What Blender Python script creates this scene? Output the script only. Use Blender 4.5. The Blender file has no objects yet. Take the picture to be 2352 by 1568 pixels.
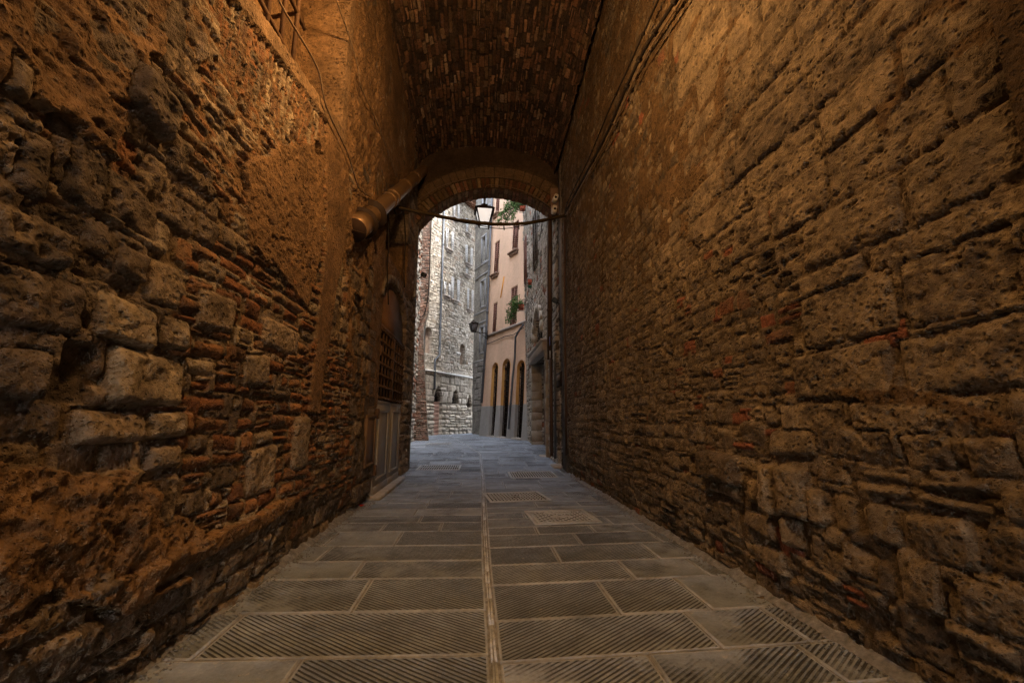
import bpy, math, random
import numpy as np
from mathutils import Vector, Matrix, Euler
random.seed(7); RNG = np.random.RandomState(11)
S = bpy.context.scene; COL = S.collection
PI = math.pi
# ------------------------------------------------------------------ camera
FPX, CX, CY = 1000.0, 1176.0, 784.0
EYE = Vector((0, 0, 1.2))
TH = math.atan(178 / FPX); PSI = math.atan(78 / FPX * math.cos(TH))
cam = bpy.data.cameras.new('camera'); cam.sensor_width = 36; cam.lens = 36 * FPX / 2352
cam.clip_start = 0.05; cam.clip_end = 500
camo = bpy.data.objects.new('camera', cam); COL.objects.link(camo)
camo.location = EYE; camo.rotation_euler = (PI / 2 + TH, 0, -PSI); S.camera = camo
CM = camo.rotation_euler.to_matrix()
def ray(px, py): return CM @ Vector(((px - CX) / FPX, -(py - CY) / FPX, -1))
def gz(y):
    return float(np.interp(y, [-50, 9, 15, 20, 30, 200], [0, 0, .32, .40, .42, .42]))
def on_y(px, py, Y):
    d = ray(px, py); return EYE + d * (Y / d.y)
def on_ground(px, py):
    d = ray(px, py); t = 1.0
    for _ in range(60):
        p = EYE + d * t; t = (gz(p.y) - EYE.z) / d.z * .5 + t * .5
    return EYE + d * t
# ------------------------------------------------------------------ objects
def tag(o, label=None, cat=None, group=None, kind=None):
    if label: o['label'] = label
    if cat: o['category'] = cat
    if group: o['group'] = group
    if kind: o['kind'] = kind
    return o
def empty(name, loc=(0, 0, 0), rot=(0, 0, 0), label=None, cat=None, group=None):
    o = bpy.data.objects.new(name, None); COL.objects.link(o)
    o.location = loc; o.rotation_euler = rot; o.empty_display_size = .2
    return tag(o, label, cat, group)
def np_mesh(name, verts, faces, mats, parent=None, smooth=False, col=None, uv=None, midx=None):
    me = bpy.data.meshes.new(name)
    verts = np.asarray(verts, dtype=np.float32); nv = len(verts)
    me.vertices.add(nv); me.vertices.foreach_set('co', verts.ravel())
    if isinstance(faces, np.ndarray):
        n, k = faces.shape; li = faces.ravel().astype(np.int32); st = np.arange(n, dtype=np.int32) * k
    else:
        n = len(faces); ln = np.array([len(f) for f in faces], dtype=np.int32)
        li = np.array([i for f in faces for i in f], dtype=np.int32)
        st = np.concatenate([[0], np.cumsum(ln)[:-1]]).astype(np.int32)
    me.loops.add(len(li)); me.loops.foreach_set('vertex_index', li)
    me.polygons.add(n); me.polygons.foreach_set('loop_start', st)
    if smooth: me.polygons.foreach_set('use_smooth', np.ones(n, dtype=bool))
    if not isinstance(mats, (list, tuple)): mats = [mats]
    for m in mats: me.materials.append(m)
    if midx is not None: me.polygons.foreach_set('material_index', np.asarray(midx, dtype=np.int32))
    me.update(calc_edges=True)
    if col is not None:
        a = me.attributes.new('mc', 'FLOAT_COLOR', 'POINT'); a.data.foreach_set('color', np.asarray(col, dtype=np.float32).ravel())
    if uv is not None:
        l = me.uv_layers.new(name='UVMap'); l.data.foreach_set('uv', np.asarray(uv, dtype=np.float32)[li].ravel())
    me.validate()
    o = bpy.data.objects.new(name, me); COL.objects.link(o)
    if parent: o.parent = parent
    return o
class MB:
    def __init__(s): s.v = []; s.f = []; s.sm = False
    def add(s, vs, fs):
        b = len(s.v); s.v += [tuple(p) for p in vs]; s.f += [tuple(i + b for i in f) for f in fs]
    def box(s, x0, x1, y0, y1, z0, z1, M=None, bev=0.0):
        if bev <= 0:
            vs = [(x, y, z) for z in (z0, z1) for y in (y0, y1) for x in (x0, x1)]
            fs = [(0, 2, 3, 1), (4, 5, 7, 6), (0, 1, 5, 4), (2, 6, 7, 3), (0, 4, 6, 2), (1, 3, 7, 5)]
        else:
            b = bev; vs = []; idx = {}
            for i, x in enumerate((x0, x1)):
                for j, y in enumerate((y0, y1)):
                    for k, z in enumerate((z0, z1)):
                        sx, sy, sz = (1 - 2 * i), (1 - 2 * j), (1 - 2 * k)
                        for a, p in enumerate(((x, y + sy * b, z + sz * b), (x + sx * b, y, z + sz * b), (x + sx * b, y + sy * b, z))):
                            idx[(i, j, k, a)] = len(vs); vs.append(p)
            g = lambda *a: idx[a]
            fs = []
            for i in (0, 1):
                q = [g(i, 0, 0, 0), g(i, 1, 0, 0), g(i, 1, 1, 0), g(i, 0, 1, 0)]; fs.append(q if i else q[::-1])
                q = [g(0, i, 0, 1), g(0, i, 1, 1), g(1, i, 1, 1), g(1, i, 0, 1)]; fs.append(q if i else q[::-1])
                q = [g(0, 0, i, 2), g(1, 0, i, 2), g(1, 1, i, 2), g(0, 1, i, 2)]; fs.append(q if i else q[::-1])
            for i in (0, 1):
                for j in (0, 1):
                    q = [g(i, j, 0, 0), g(i, j, 1, 0), g(i, j, 1, 1), g(i, j, 0, 1)]; fs.append(q if i != j else q[::-1])
                    q = [g(i, 0, j, 0), g(i, 1, j, 0), g(i, 1, j, 2), g(i, 0, j, 2)]; fs.append(q[::-1] if i != j else q)
                    q = [g(0, i, j, 1), g(1, i, j, 1), g(1, i, j, 2), g(0, i, j, 2)]; fs.append(q if i != j else q[::-1])
                    for k in (0, 1):
                        q = [g(i, j, k, 0), g(i, j, k, 1), g(i, j, k, 2)]; fs.append(q if (i + j + k) % 2 else q[::-1])
        if M is not None: vs = [M @ Vector(p) for p in vs]
        s.add(vs, fs); return s
    def tube(s, pts, r, n=8, cap=True):
        pts = [Vector(p) for p in pts]; m = len(pts); rs = r if isinstance(r, (list, tuple)) else [r] * m
        vs = []; fs = []; up = None
        for i, p in enumerate(pts):
            t = (pts[min(i + 1, m - 1)] - pts[max(i - 1, 0)]).normalized()
            if up is None: up = Vector((0, 0, 1)) if abs(t.z) < .9 else Vector((1, 0, 0))
            a = t.cross(up).normalized(); b = a.cross(t).normalized(); up = b
            for k in range(n):
                c = 2 * PI * k / n; vs.append(p + (a * math.cos(c) + b * math.sin(c)) * rs[i])
        for i in range(m - 1):
            for k in range(n):
                k2 = (k + 1) % n; fs.append((i * n + k, i * n + k2, (i + 1) * n + k2, (i + 1) * n + k))
        if cap: fs.append(tuple(range(n))[::-1]); fs.append(tuple((m - 1) * n + k for k in range(n)))
        s.add(vs, fs); return s
    def prism(s, poly, y0, y1, M=None):      # poly in (x,z), extruded along y
        n = len(poly); vs = [(x, y0, z) for x, z in poly] + [(x, y1, z) for x, z in poly]
        fs = [tuple(range(n)), tuple(range(2 * n - 1, n - 1, -1))] + [(i, i + n, (i + 1) % n + n, (i + 1) % n) for i in range(n)]
        if M is not None: vs = [M @ Vector(p) for p in vs]
        s.add(vs, fs); return s
    def build(s, name, mat, parent=None, smooth=False):
        return np_mesh(name, s.v, s.f, mat, parent, smooth)
def catmull(pts, k=6):
    P = [Vector(p) for p in pts]; out = []
    for i in range(len(P) - 1):
        a = P[max(i - 1, 0)]; b = P[i]; c = P[i + 1]; d = P[min(i + 2, len(P) - 1)]
        for j in range(k):
            t = j / k; out.append(.5 * ((2 * b) + (c - a) * t + (2 * a - 5 * b + 4 * c - d) * t * t + (3 * b - a - 3 * c + d) * t ** 3))
    out.append(P[-1]); return out
# ------------------------------------------------------------------ materials
def L(h):
    h = h.lstrip('#'); c = [int(h[i:i + 2], 16) / 255 for i in (0, 2, 4)]
    return tuple((x / 12.92 if x <= .04045 else ((x + .055) / 1.055) ** 2.4) for x in c) + (1,)
class NT:
    def __init__(s, name):
        s.m = bpy.data.materials.new(name); s.m.use_nodes = True; s.t = s.m.node_tree; s.n = s.t.nodes
        s.b = s.n['Principled BSDF']; s.b.inputs['Roughness'].default_value = .9; s.b.inputs['Specular IOR Level'].default_value = .25
        s.tc = s.n.new('ShaderNodeTexCoord').outputs['Object']
    def lk(s, a, b): s.t.links.new(a, b)
    def put(s, sock, v):
        if hasattr(v, 'is_output'): s.lk(v, sock)
        else: sock.default_value = v
    def noise(s, sc, det=4, rough=.6, vec=None, dist=0):
        n = s.n.new('ShaderNodeTexNoise'); n.inputs['Scale'].default_value = sc; n.inputs['Detail'].default_value = det
        n.inputs['Roughness'].default_value = rough; n.inputs['Distortion'].default_value = dist
        s.lk(vec or s.tc, n.inputs['Vector']); return n.outputs['Fac']
    def vor(s, sc, out='Distance', vec=None, feat='F1'):
        n = s.n.new('ShaderNodeTexVoronoi'); n.feature = feat; n.inputs['Scale'].default_value = sc
        s.lk(vec or s.tc, n.inputs['Vector']); return n.outputs[out]
    def math(s, op, a, b=0, c=None, clamp=False):
        n = s.n.new('ShaderNodeMath'); n.operation = op; n.use_clamp = clamp
        s.put(n.inputs[0], a); s.put(n.inputs[1], b)
        if c is not None: s.put(n.inputs[2], c)
        return n.outputs[0]
    def ss(s, v, a, b, lo=0, hi=1):
        n = s.n.new('ShaderNodeMapRange'); n.interpolation_type = 'SMOOTHSTEP'
        s.put(n.inputs['Value'], v)
        for k, x in (('From Min', a), ('From Max', b), ('To Min', lo), ('To Max', hi)): n.inputs[k].default_value = x
        return n.outputs['Result']
    def ramp(s, v, stops):
        n = s.n.new('ShaderNodeValToRGB'); e = n.color_ramp.elements
        while len(e) < len(stops): e.new(.5)
        for i, (p, c) in enumerate(stops): e[i].position = p; e[i].color = c
        s.lk(v, n.inputs['Fac']); return n.outputs['Color']
    def mix(s, f, a, b, mode='MIX'):
        n = s.n.new('ShaderNodeMix'); n.data_type = 'RGBA'; n.blend_type = mode
        s.put(n.inputs[0], f); s.put(n.inputs[6], a); s.put(n.inputs[7], b); return n.outputs[2]
    def mp(s, sc=(1, 1, 1), rot=(0, 0, 0)):
        n = s.n.new('ShaderNodeMapping'); n.inputs['Scale'].default_value = sc; n.inputs['Rotation'].default_value = rot
        s.lk(s.tc, n.inputs['Vector']); return n.outputs['Vector']
    def bump(s, h, dist, strength=1, prev=None):
        n = s.n.new('ShaderNodeBump'); n.inputs['Distance'].default_value = dist; n.inputs['Strength'].default_value = strength
        s.lk(h, n.inputs['Height'])
        if prev is not None: s.lk(prev, n.inputs['Normal'])
        return n.outputs['Normal']
    def attr(s, name='mc'):
        a = s.n.new('ShaderNodeAttribute'); a.attribute_name = name
        p = s.n.new('ShaderNodeSeparateColor'); s.lk(a.outputs['Color'], p.inputs['Color'])
        return p.outputs[0], p.outputs[1], p.outputs[2], a.outputs['Alpha']
    def fin(s, col=None, nor=None, rough=None):
        if col is not None: s.put(s.b.inputs['Base Color'], col)
        if nor is not None: s.lk(nor, s.b.inputs['Normal'])
        if rough is not None: s.put(s.b.inputs['Roughness'], rough)
        return s.m
def V(x): return (x, x, x, 1)
def simple(name, hexc, rough=.7, metal=0, var=.25, sc=6, bump=.002, streak=False):
    t = NT(name); c = L(hexc)
    vec = t.mp((sc, sc, sc * (.15 if streak else 1)))
    n = t.noise(1, 5, .65, vec); n2 = t.noise(sc * 6, 3, .6)
    f = t.math('ADD', t.math('MULTIPLY', n, .7), t.math('MULTIPLY', n2, .3))
    lo = tuple(x * (1 - var) for x in c[:3]) + (1,); hi = tuple(min(1, x * (1 + var)) for x in c[:3]) + (1,)
    t.b.inputs['Metallic'].default_value = metal
    return t.fin(t.ramp(f, [(.3, lo), (.7, hi)]), t.bump(f, bump), t.ss(f, .2, .8, max(.05, rough - .12), min(1, rough + .12)))
def masonry(name, stones, bricks, mortar, plaster, fine=1.0, bumpd=.02):
    t = NT(name); br, tone, msk, pl = t.attr()
    st = t.ramp(tone, [(i / (len(stones) - 1), L(c)) for i, c in enumerate(stones)])
    bk = t.ramp(tone, [(i / (len(bricks) - 1), L(c)) for i, c in enumerate(bricks)])
    c = t.mix(br, st, bk)
    n1 = t.noise(3 * fine, 5, .65); n2 = t.noise(22 * fine, 5, .7); n3 = t.noise(90 * fine, 3, .6)
    mo = t.ramp(n2, [(.3, tuple(x * .6 for x in L(mortar)[:3]) + (1,)), (.7, L(mortar))])
    pc = t.ramp(n1, [(.3, tuple(x * .55 for x in L(plaster)[:3]) + (1,)), (.65, L(plaster))])
    c = t.mix(msk, mo, c); c = t.mix(pl, c, pc)
    c = t.mix(.8, c, t.ramp(n2, [(.25, V(.42)), (.5, V(.85)), (.75, V(1.25))]), 'MULTIPLY')
    c = t.mix(.75, c, t.ramp(t.noise(.9 * fine, 5, .7), [(.3, V(.42)), (.48, V(.85)), (.66, V(1.25))]), 'MULTIPLY')
    pits = t.ss(t.vor(60 * fine), .05, .3)
    c = t.mix(.5, c, t.ramp(pits, [(0, V(.5)), (1, V(1.05))]), 'MULTIPLY')
    h = t.math('ADD', t.math('MULTIPLY', n2, .75), t.math('MULTIPLY', n3, .2)); h = t.math('ADD', h, t.math('MULTIPLY', pits, .45))
    mid_ = t.noise(10 * fine, 5, .8); cav = t.math('MAXIMUM', t.ss(t.vor(26 * fine), .06, .4), t.ss(t.noise(2.6 * fine, 3), .44, .6))
    c = t.mix(.55, c, t.ramp(cav, [(0, V(.4)), (1, V(1.08))]), 'MULTIPLY')
    c = t.mix(.6, c, t.ramp(mid_, [(.34, V(.55)), (.5, V(.95)), (.66, V(1.25))]), 'MULTIPLY')
    h = t.math('ADD', h, t.math('ADD', t.math('MULTIPLY', mid_, 1.1), t.math('MULTIPLY', cav, .9)))
    return t.fin(c, t.bump(h, bumpd), .92)
M = {}
M['left_wall'] = masonry('left_wall_masonry', ['#4a4034', '#74675a', '#625546', '#94836e', '#7d6f5e', '#a2937c'], ['#5e4332', '#7f5539', '#8a6142', '#75604c', '#966c49', '#66503f'], '#7c6a52', '#86694a')
M['right_wall'] = masonry('right_wall_masonry', ['#4b4238', '#6c6052', '#776a58', '#867762', '#5b5044', '#94846c'], ['#74493a', '#855541', '#665141'], '#6f604c', '#6c573e')
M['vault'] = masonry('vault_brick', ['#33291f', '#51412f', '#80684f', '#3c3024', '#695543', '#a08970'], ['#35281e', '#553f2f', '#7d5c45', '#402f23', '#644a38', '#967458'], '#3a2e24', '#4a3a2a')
M['arch'] = masonry('arch_stone', ['#54442f', '#6c5841', '#7d684e', '#8c765a'], ['#5d3f2d', '#764f38', '#513828', '#86614a'], '#54442f', '#4c3c2a')
M['white_stone'] = masonry('white_limestone', ['#a59a8a', '#c2b9aa', '#b0a592', '#cdc5b8', '#a89b88', '#d5cec2'], ['#9d8a78', '#a99380', '#b09d8c'], '#93897a', '#b0a592', fine=.4, bumpd=.012)
M['grey_ashlar'] = masonry('weathered_ashlar', ['#7d7871', '#8d8880', '#98928a', '#a8a299'], ['#8d7a6b', '#9a8678'], '#5d5851', '#8f8a82', fine=.5, bumpd=.02)
M['brick_pier'] = masonry('pale_brick', ['#8a7868', '#9a8a7a', '#7b6a5c'], ['#8f6a58', '#a17c68', '#7d5e50', '#a98e7e', '#956f5c'], '#857a6c', '#9a8c7c', fine=.7, bumpd=.015)
M['side_stone'] = masonry('side_house_stone', ['#a19a8f', '#b3ab9c', '#a9a195', '#c2bab0', '#a99c88'], ['#8a5c46', '#9a6c54', '#7c5442'], '#6c6356', '#9a9083', fine=.8, bumpd=.015)
M['orange'] = None
def plasterm(name, hexc, dirt='#6a5a48', var=.15, lower=None, lowz=0):
    t = NT(name); c = L(hexc); n = t.noise(.9, 6, .65, t.mp((1, 1, .35))); n2 = t.noise(9, 4, .6)
    lo = tuple(x * (1 - var * 1.6) for x in c[:3]) + (1,); hi = tuple(min(1, x * (1 + var)) for x in c[:3]) + (1,)
    cc = t.ramp(n, [(.3, lo), (.62, hi)]); cc = t.mix(t.ss(t.noise(2.3, 6, .7), .58, .75, 0, .45), cc, L(dirt))
    if lower:
        sep = t.n.new('ShaderNodeSeparateXYZ'); t.lk(t.tc, sep.inputs[0])
        cc = t.mix(t.ss(sep.outputs[2], lowz, lowz + .02, 1, 0), cc, t.ramp(n, [(.3, tuple(x * .7 for x in L(lower)[:3]) + (1,)), (.65, L(lower))]))
    cc = t.mix(.35, cc, t.ramp(n2, [(.3, V(.75)), (.7, V(1.1))]), 'MULTIPLY')
    return t.fin(cc, t.bump(n2, .01), .9)
M['grey_plaster'] = plasterm('grey_plaster', '#9c9183', '#7a7267')
M['trim'] = simple('grey_stone_trim', '#8b8c8e', .85, 0, .2)
M['iron'] = simple('dark_iron', '#2a211b', .6, .4, .4, 20)
M['rust_iron'] = simple('rusty_iron', '#55402e', .8, .2, .4, 20)
M['door_metal'] = simple('grey_painted_steel', '#8a847b', .55, 0, .18, 4, .003)
M['pipe_metal'] = simple('old_copper_pipe', '#7a6248', .36, .35, .3, 5, .003)
M['bronze'] = simple('brown_painted_pipe', '#4d3d30', .5, .3, .3, 4, .002, True)
M['zinc'] = simple('grey_zinc_pipe', '#5b5e62', .5, .4, .25, 4)
M['shutter_brown'] = simple('brown_shutter_paint', '#6e4a3e', .7, 0, .25, 8)
M['shutter_grey'] = simple('grey_shutter_paint', '#c0bfbd', .7, 0, .15, 8)
M['frame_white'] = simple('white_window_frame', '#c4c2bd', .6, 0, .12, 5)
M['wood'] = simple('brown_door_wood', '#6a4c3a', .65, 0, .3, 8, .003, True)
M['pink_wood'] = simple('faded_pink_wood', '#a98878', .75, 0, .2, 6, .003)
M['terracotta'] = simple('terracotta', '#b0563a', .8, 0, .2, 10)
M['green_tray'] = simple('green_plastic_tray', '#2f5a44', .5, 0, .2, 8)
M['cable'] = simple('black_cable', '#241d17', .7, 0, .4, 30)
M['cable_light'] = simple('pale_cable', '#6a5a48', .6, 0, .3, 30)
M['moss_cable'] = simple('mossy_cable', '#3a2e18', .95, 0, .6, 25, .01)
M['box_grey'] = simple('grey_plastic_box', '#77716a', .6, 0, .15, 6)
M['sill'] = simple('stone_sill', '#9a9188', .85, 0, .25, 6, .006)
M['sill_brown'] = simple('brown_stone_sill', '#7a6354', .85, 0, .25, 6, .006)
M['threshold'] = simple('worn_threshold_stone', '#9b948a', .8, 0, .3, 6, .008)
M['dark_inside'] = simple('dark_interior', '#14100d', .9, 0, .3, 5)
M['roof_tile'] = simple('clay_roof_tile', '#86604a', .9, 0, .35, 8, .01)
M['stem'] = simple('plant_stem', '#5a4a30', .9)
M['red'] = simple('red_plastic', '#a02a18', .5, 0, .1)
M['blue_sticker'] = simple('blue_sticker', '#2c3f86', .5)
M['white_sticker'] = simple('white_sticker', '#b9b6b2', .5)
M['cast_iron'] = simple('worn_cast_iron', '#a2a7ac', .5, .0, .25, 12, .002)
M['cast_dark'] = simple('dark_cast_iron', '#302b27', .8, 0, .3, 20)  # darker plate colour between the raised iron pattern
M['yellow'] = simple('ochre_reveal_paint', '#c98a35', .85, 0, .15, 3)
M['pale_stone'] = simple('pale_jamb_stone', '#938a7c', .9, 0, .3, 5, .01)
t = NT('window_glass'); t.b.inputs['Roughness'].default_value = .12; t.b.inputs['Specular IOR Level'].default_value = .6
M['glass'] = t.fin(t.ramp(t.noise(1.5, 3), [(.3, L('#20262c')), (.7, L('#4c565f'))]))
t = NT('plant_leaf'); M['leaf'] = t.fin(t.ramp(t.noise(14, 2), [(.3, L('#2e4a22')), (.55, L('#4d6a33')), (.8, L('#7b8c50'))]), None, .6)
def emis(name, col, st):
    t = NT(name); t.b.inputs['Base Color'].default_value = col; t.b.inputs['Emission Color'].default_value = col
    t.b.inputs['Emission Strength'].default_value = st; return t.m
M['bulb_white'] = emis('lit_frosted_glass', (1, .98, .95, 1), .07)
M['bulb_warm'] = emis('sodium_bulb', (1, .55, .2, 1), 4)
t = NT('frosted_lamp_glass'); M['frost'] = t.fin(t.ramp(t.noise(8, 2), [(.3, L('#55565a')), (.7, L('#7f8084'))]), None, .3)
# ------------------------------------------------------------------ noise + masonry sheets
def vn(u, v, sc, seed):
    u = u / sc + 31.7 + seed * 7.3; v = v / sc + 17.3 + seed * 3.1
    iu = np.floor(u).astype(np.int64); iv = np.floor(v).astype(np.int64); fu = u - iu; fv = v - iv
    fu = fu * fu * (3 - 2 * fu); fv = fv * fv * (3 - 2 * fv)
    def hsh(a, b):
        h = (a * 374761393 + b * 668265263 + seed * 974711) & 0x7fffffff
        h = ((h ^ (h >> 13)) * 1274126177) & 0x7fffffff
        h = ((h ^ (h >> 15)) * 2246822519) & 0x7fffffff
        return ((h ^ (h >> 16)) & 0xffff) / 65535.0
    return (hsh(iu, iv) * (1 - fu) + hsh(iu + 1, iv) * fu) * (1 - fv) + (hsh(iu, iv + 1) * (1 - fu) + hsh(iu + 1, iv + 1) * fu) * fv
def fbm(u, v, sc, seed, o=4, g=.55):
    r = 0; a = 1; s = 0
    for i in range(o): r = r + a * (vn(u, v, sc / 2 ** i, seed + i) - .5); s += a; a *= g
    return r / s * 2
def sstep(x, a, b):
    t = np.clip((x - a) / (b - a), 0, 1); return t * t * (3 - 2 * t)
def inpoly(x, y, P):
    x = np.asarray(x); r = np.zeros(x.shape, bool); n = len(P)
    for i in range(n):
        x0, y0 = P[i]; x1, y1 = P[i - 1]
        if y0 == y1: continue
        c = ((y0 > y) != (y1 > y)) & (x < (x1 - x0) * (y - y0) / (y1 - y0) + x0); r ^= c
    return r
class Sheet:
    def __init__(s, U, Vv, seed, warp=.03, wsc=.5, irr=.012):
        s.U = np.asarray(U, float); s.V = np.asarray(Vv, float); s.seed = seed; s.r = random.Random(seed)
        s.u, s.v = np.meshgrid(s.U, s.V)
        s.wu = s.u + warp * fbm(s.u, s.v, wsc, seed, 3); s.wv = s.v + warp * fbm(s.u, s.v, wsc, seed + 50, 3)
        s.e = irr * 1.7 * (fbm(s.u, s.v, .14, seed + 9, 5, .65)); s.k = fbm(s.u, s.v, .09, seed + 20, 4, .7); s.k2 = fbm(s.u, s.v, .3, seed + 30, 3)
        s.H = -.012 + .014 * s.k + .012 * s.k2
        s.C = np.zeros(s.u.shape + (4,)); s.C[..., 1] = .5; s.avoid = []; s.hs = 1.0
    def stone(s, cu, cv, w, h, ht=.03, edge=.015, brick=0, tone=None, rot=0, rough=.012, rnd=.25, gap=.006, tilt=.012):
        m = max(w, h) * .6 + .06
        i0, i1 = np.searchsorted(s.U, [cu - m, cu + m]); j0, j1 = np.searchsorted(s.V, [cv - m, cv + m])
        if i1 <= i0 or j1 <= j0: return
        sl = (slice(j0, j1), slice(i0, i1)); ht = ht * s.hs; tilt *= s.hs; rough *= .75; edge = min(edge, .012) if s.hs < 1 else edge; rnd = min(rnd, .16) if s.hs < 1 else rnd; tilt *= 2.2
        x = s.wu[sl] - cu; y = s.wv[sl] - cv; c, q = math.cos(rot), math.sin(rot); x, y = x * c + y * q, -x * q + y * c
        rr = min(w, h) * rnd; qx = np.abs(x) - w / 2 + rr + gap + (.006 if s.hs < 1 else 0); qy = np.abs(y) - h / 2 + rr + gap
        d = -(np.hypot(np.maximum(qx, 0), np.maximum(qy, 0)) + np.minimum(np.maximum(qx, qy), 0) - rr) + s.e[sl]
        R = s.r; tu, tv = R.uniform(-tilt, tilt), R.uniform(-tilt, tilt)
        prof = (1 - np.exp(-np.maximum(d, 0) / edge))
        hh = ht * prof + (rough * s.k[sl] + rough * .8 * s.k2[sl] + tu * x / max(w, .05) + tv * y / max(h, .05)) * prof
        hh = np.where(d > 0, hh, -9); cur = s.H[sl]; win = (d > 0)
        s.H[sl] = np.where(win, np.maximum(hh, cur * 0 + hh), cur)
        mm = sstep(d, 0, .008); C = s.C[sl]
        tone = R.random() if tone is None else tone
        C[..., 0] = np.where(win, brick, C[..., 0]); C[..., 1] = np.where(win, tone, C[..., 1]); C[..., 2] = np.where(win, mm, C[..., 2]); C[..., 3] = np.where(win, 0, C[..., 3])
    def hero(s, u0, u1, v0, v1, **k):
        s.avoid.append((min(u0, u1), max(u0, u1), min(v0, v1), max(v0, v1)))
        s.stone((u0 + u1) / 2, (v0 + v1) / 2, abs(u1 - u0), abs(v1 - v0), **k)
    def pack(s, poly, ch, ln, ht=(.02, .05), edge=.015, brick=0.0, skip=0, tone=None, rot=.03, rough=.012, rnd=.25, gap=.006, vert=False, tilt=.012, irregular=True):
        R = s.r; a0 = min(p[0] for p in poly); a1 = max(p[0] for p in poly); b0 = min(p[1] for p in poly); b1 = max(p[1] for p in poly)
        a0 = max(a0, s.U[0] - .3); a1 = min(a1, s.U[-1] + .3); b0 = max(b0, s.V[0] - .3); b1 = min(b1, s.V[-1] + .3)
        if vert: a0, a1, b0, b1 = b0, b1, a0, a1
        y = b0
        while y < b1:
            hgt = R.uniform(*ch); x = a0 - R.uniform(0, ln[1])
            while x < a1:
                w = R.uniform(*ln); cu, cv = x + w / 2, y + hgt / 2
                W, Hh = w, hgt
                if vert: cu, cv = cv, cu; W, Hh = hgt, w
                x += w
                if R.random() < skip: continue
                if not bool(inpoly(np.array([cu]), np.array([cv]), poly)[0]): continue
                if any(p[0] - .02 < cu < p[1] + .02 and p[2] - .02 < cv < p[3] + .02 for p in s.avoid): continue
                b = 1 if R.random() < brick else 0
                if irregular and not vert:
                    k_ = R.random()
                    if k_ < .16 and W > 1.3 * Hh:
                        s.stone(cu, cv + Hh * .26, W, Hh * .46, R.uniform(*ht), edge, b, None if tone is None else min(1, max(0, tone + R.uniform(-.3, .3))), R.uniform(-rot, rot), rough, rnd, gap, tilt)
                        cv -= Hh * .24; Hh *= .48
                    elif k_ < .3: cu += R.uniform(-.1, .1) * W; W *= R.uniform(.6, .85); Hh *= R.uniform(.75, .95)
                    elif k_ < .42: Hh *= R.uniform(1.1, 1.5); W *= R.uniform(.8, .95)
                    else: cv += R.uniform(-.08, .08) * Hh; Hh *= R.uniform(.86, 1.04)
                s.stone(cu, cv, W, Hh, R.uniform(*ht), edge, b, tone if tone is None else min(1, max(0, tone + R.uniform(-.25, .25))), R.uniform(-rot, rot), rough, rnd, gap, tilt)
            y += hgt
    def mask(s, poly, soft=.05, amp=.12):
        # noisy polygon mask
        uu = s.u + amp * fbm(s.u, s.v, .35, s.seed + 70, 4); vv = s.v + amp * fbm(s.u, s.v, .35, s.seed + 80, 4)
        return inpoly(uu, vv, poly).astype(float)
    def plaster(s, poly, lvl=.03, amp=.12, rough=.012, patch=.0):
        m = s.mask(poly, amp=amp)
        L_ = lvl + rough * s.k + rough * s.k2
        if patch > 0: L_ = L_ - patch * np.maximum(fbm(s.u, s.v, .25, s.seed + 95, 4), -.2)
        c = (m > 0) & (L_ > s.H); s.H = np.where(c, L_, s.H)
        s.C[..., 3] = np.where(c, 1, s.C[..., 3])
        return m
    def erode(s, amp=.012, stretch=1.0, holes=.015, poly=None, sc=.05):
        m = 1.0 if poly is None else s.mask(poly)
        f = fbm(s.u / stretch, s.v, sc, s.seed + 200, 5, .68); r = -np.abs(fbm(s.u / stretch, s.v, sc * 1.4, s.seed + 210, 4, .6))
        s.H = s.H + m * (amp * f + amp * 1.1 * (r + .25))
        h = sstep(fbm(s.u / stretch, s.v, sc * .9, s.seed + 220, 3), .38, .6); s.H = s.H - m * holes * h
        s.C[..., 1] = np.clip(s.C[..., 1] + m * .25 * fbm(s.u, s.v, .12, s.seed + 230, 3), 0, 1)
    def carve(s, u0, u1, v0, v1, d, arch=0, pointed=False):
        m = (s.u > u0) & (s.u < u1) & (s.v > v0)
        if arch > 0:
            r = (u1 - u0) / 2; x = np.abs(s.u - (u0 + u1) / 2) / r
            top = v1 - arch + arch * (np.sqrt(np.maximum(0, 1 - x * x)) if not pointed else np.maximum(0, 1 - x ** 1.6))
            m &= s.v < top
        else: m &= s.v < v1
        s.H = np.where(m, -d + .3 * np.minimum(s.H, .02), s.H)
        return m
    def add(s, poly, d, amp=.03):
        m = s.mask(poly, amp=amp); s.H = s.H + m * d
    def build(s, name, mat, parent, fn=None, keep=None):
        nu, nv = len(s.U), len(s.V)
        if fn is None: P = np.stack([s.u, -s.H, s.v], -1)
        else: P = fn(s.u, s.v, s.H)
        idx = np.arange(nu * nv).reshape(nv, nu)
        F = np.stack([idx[:-1, :-1], idx[:-1, 1:], idx[1:, 1:], idx[1:, :-1]], -1)
        if keep is not None: F = F[keep(s.u, s.v)[:-1, :-1]]
        else: F = F.reshape(-1, 4)
        return np_mesh(name, P.reshape(-1, 3), F.reshape(-1, 4), mat, parent, True, s.C.reshape(-1, 4))
def grid(a, b, step): return np.linspace(a, b, int(round((b - a) / step)) + 1)
def growgrid(a, b, f, mn, mx):
    r = [a]
    while r[-1] < b: r.append(r[-1] + min(mx, max(mn, f(r[-1]))))
    return np.array(r)
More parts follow.
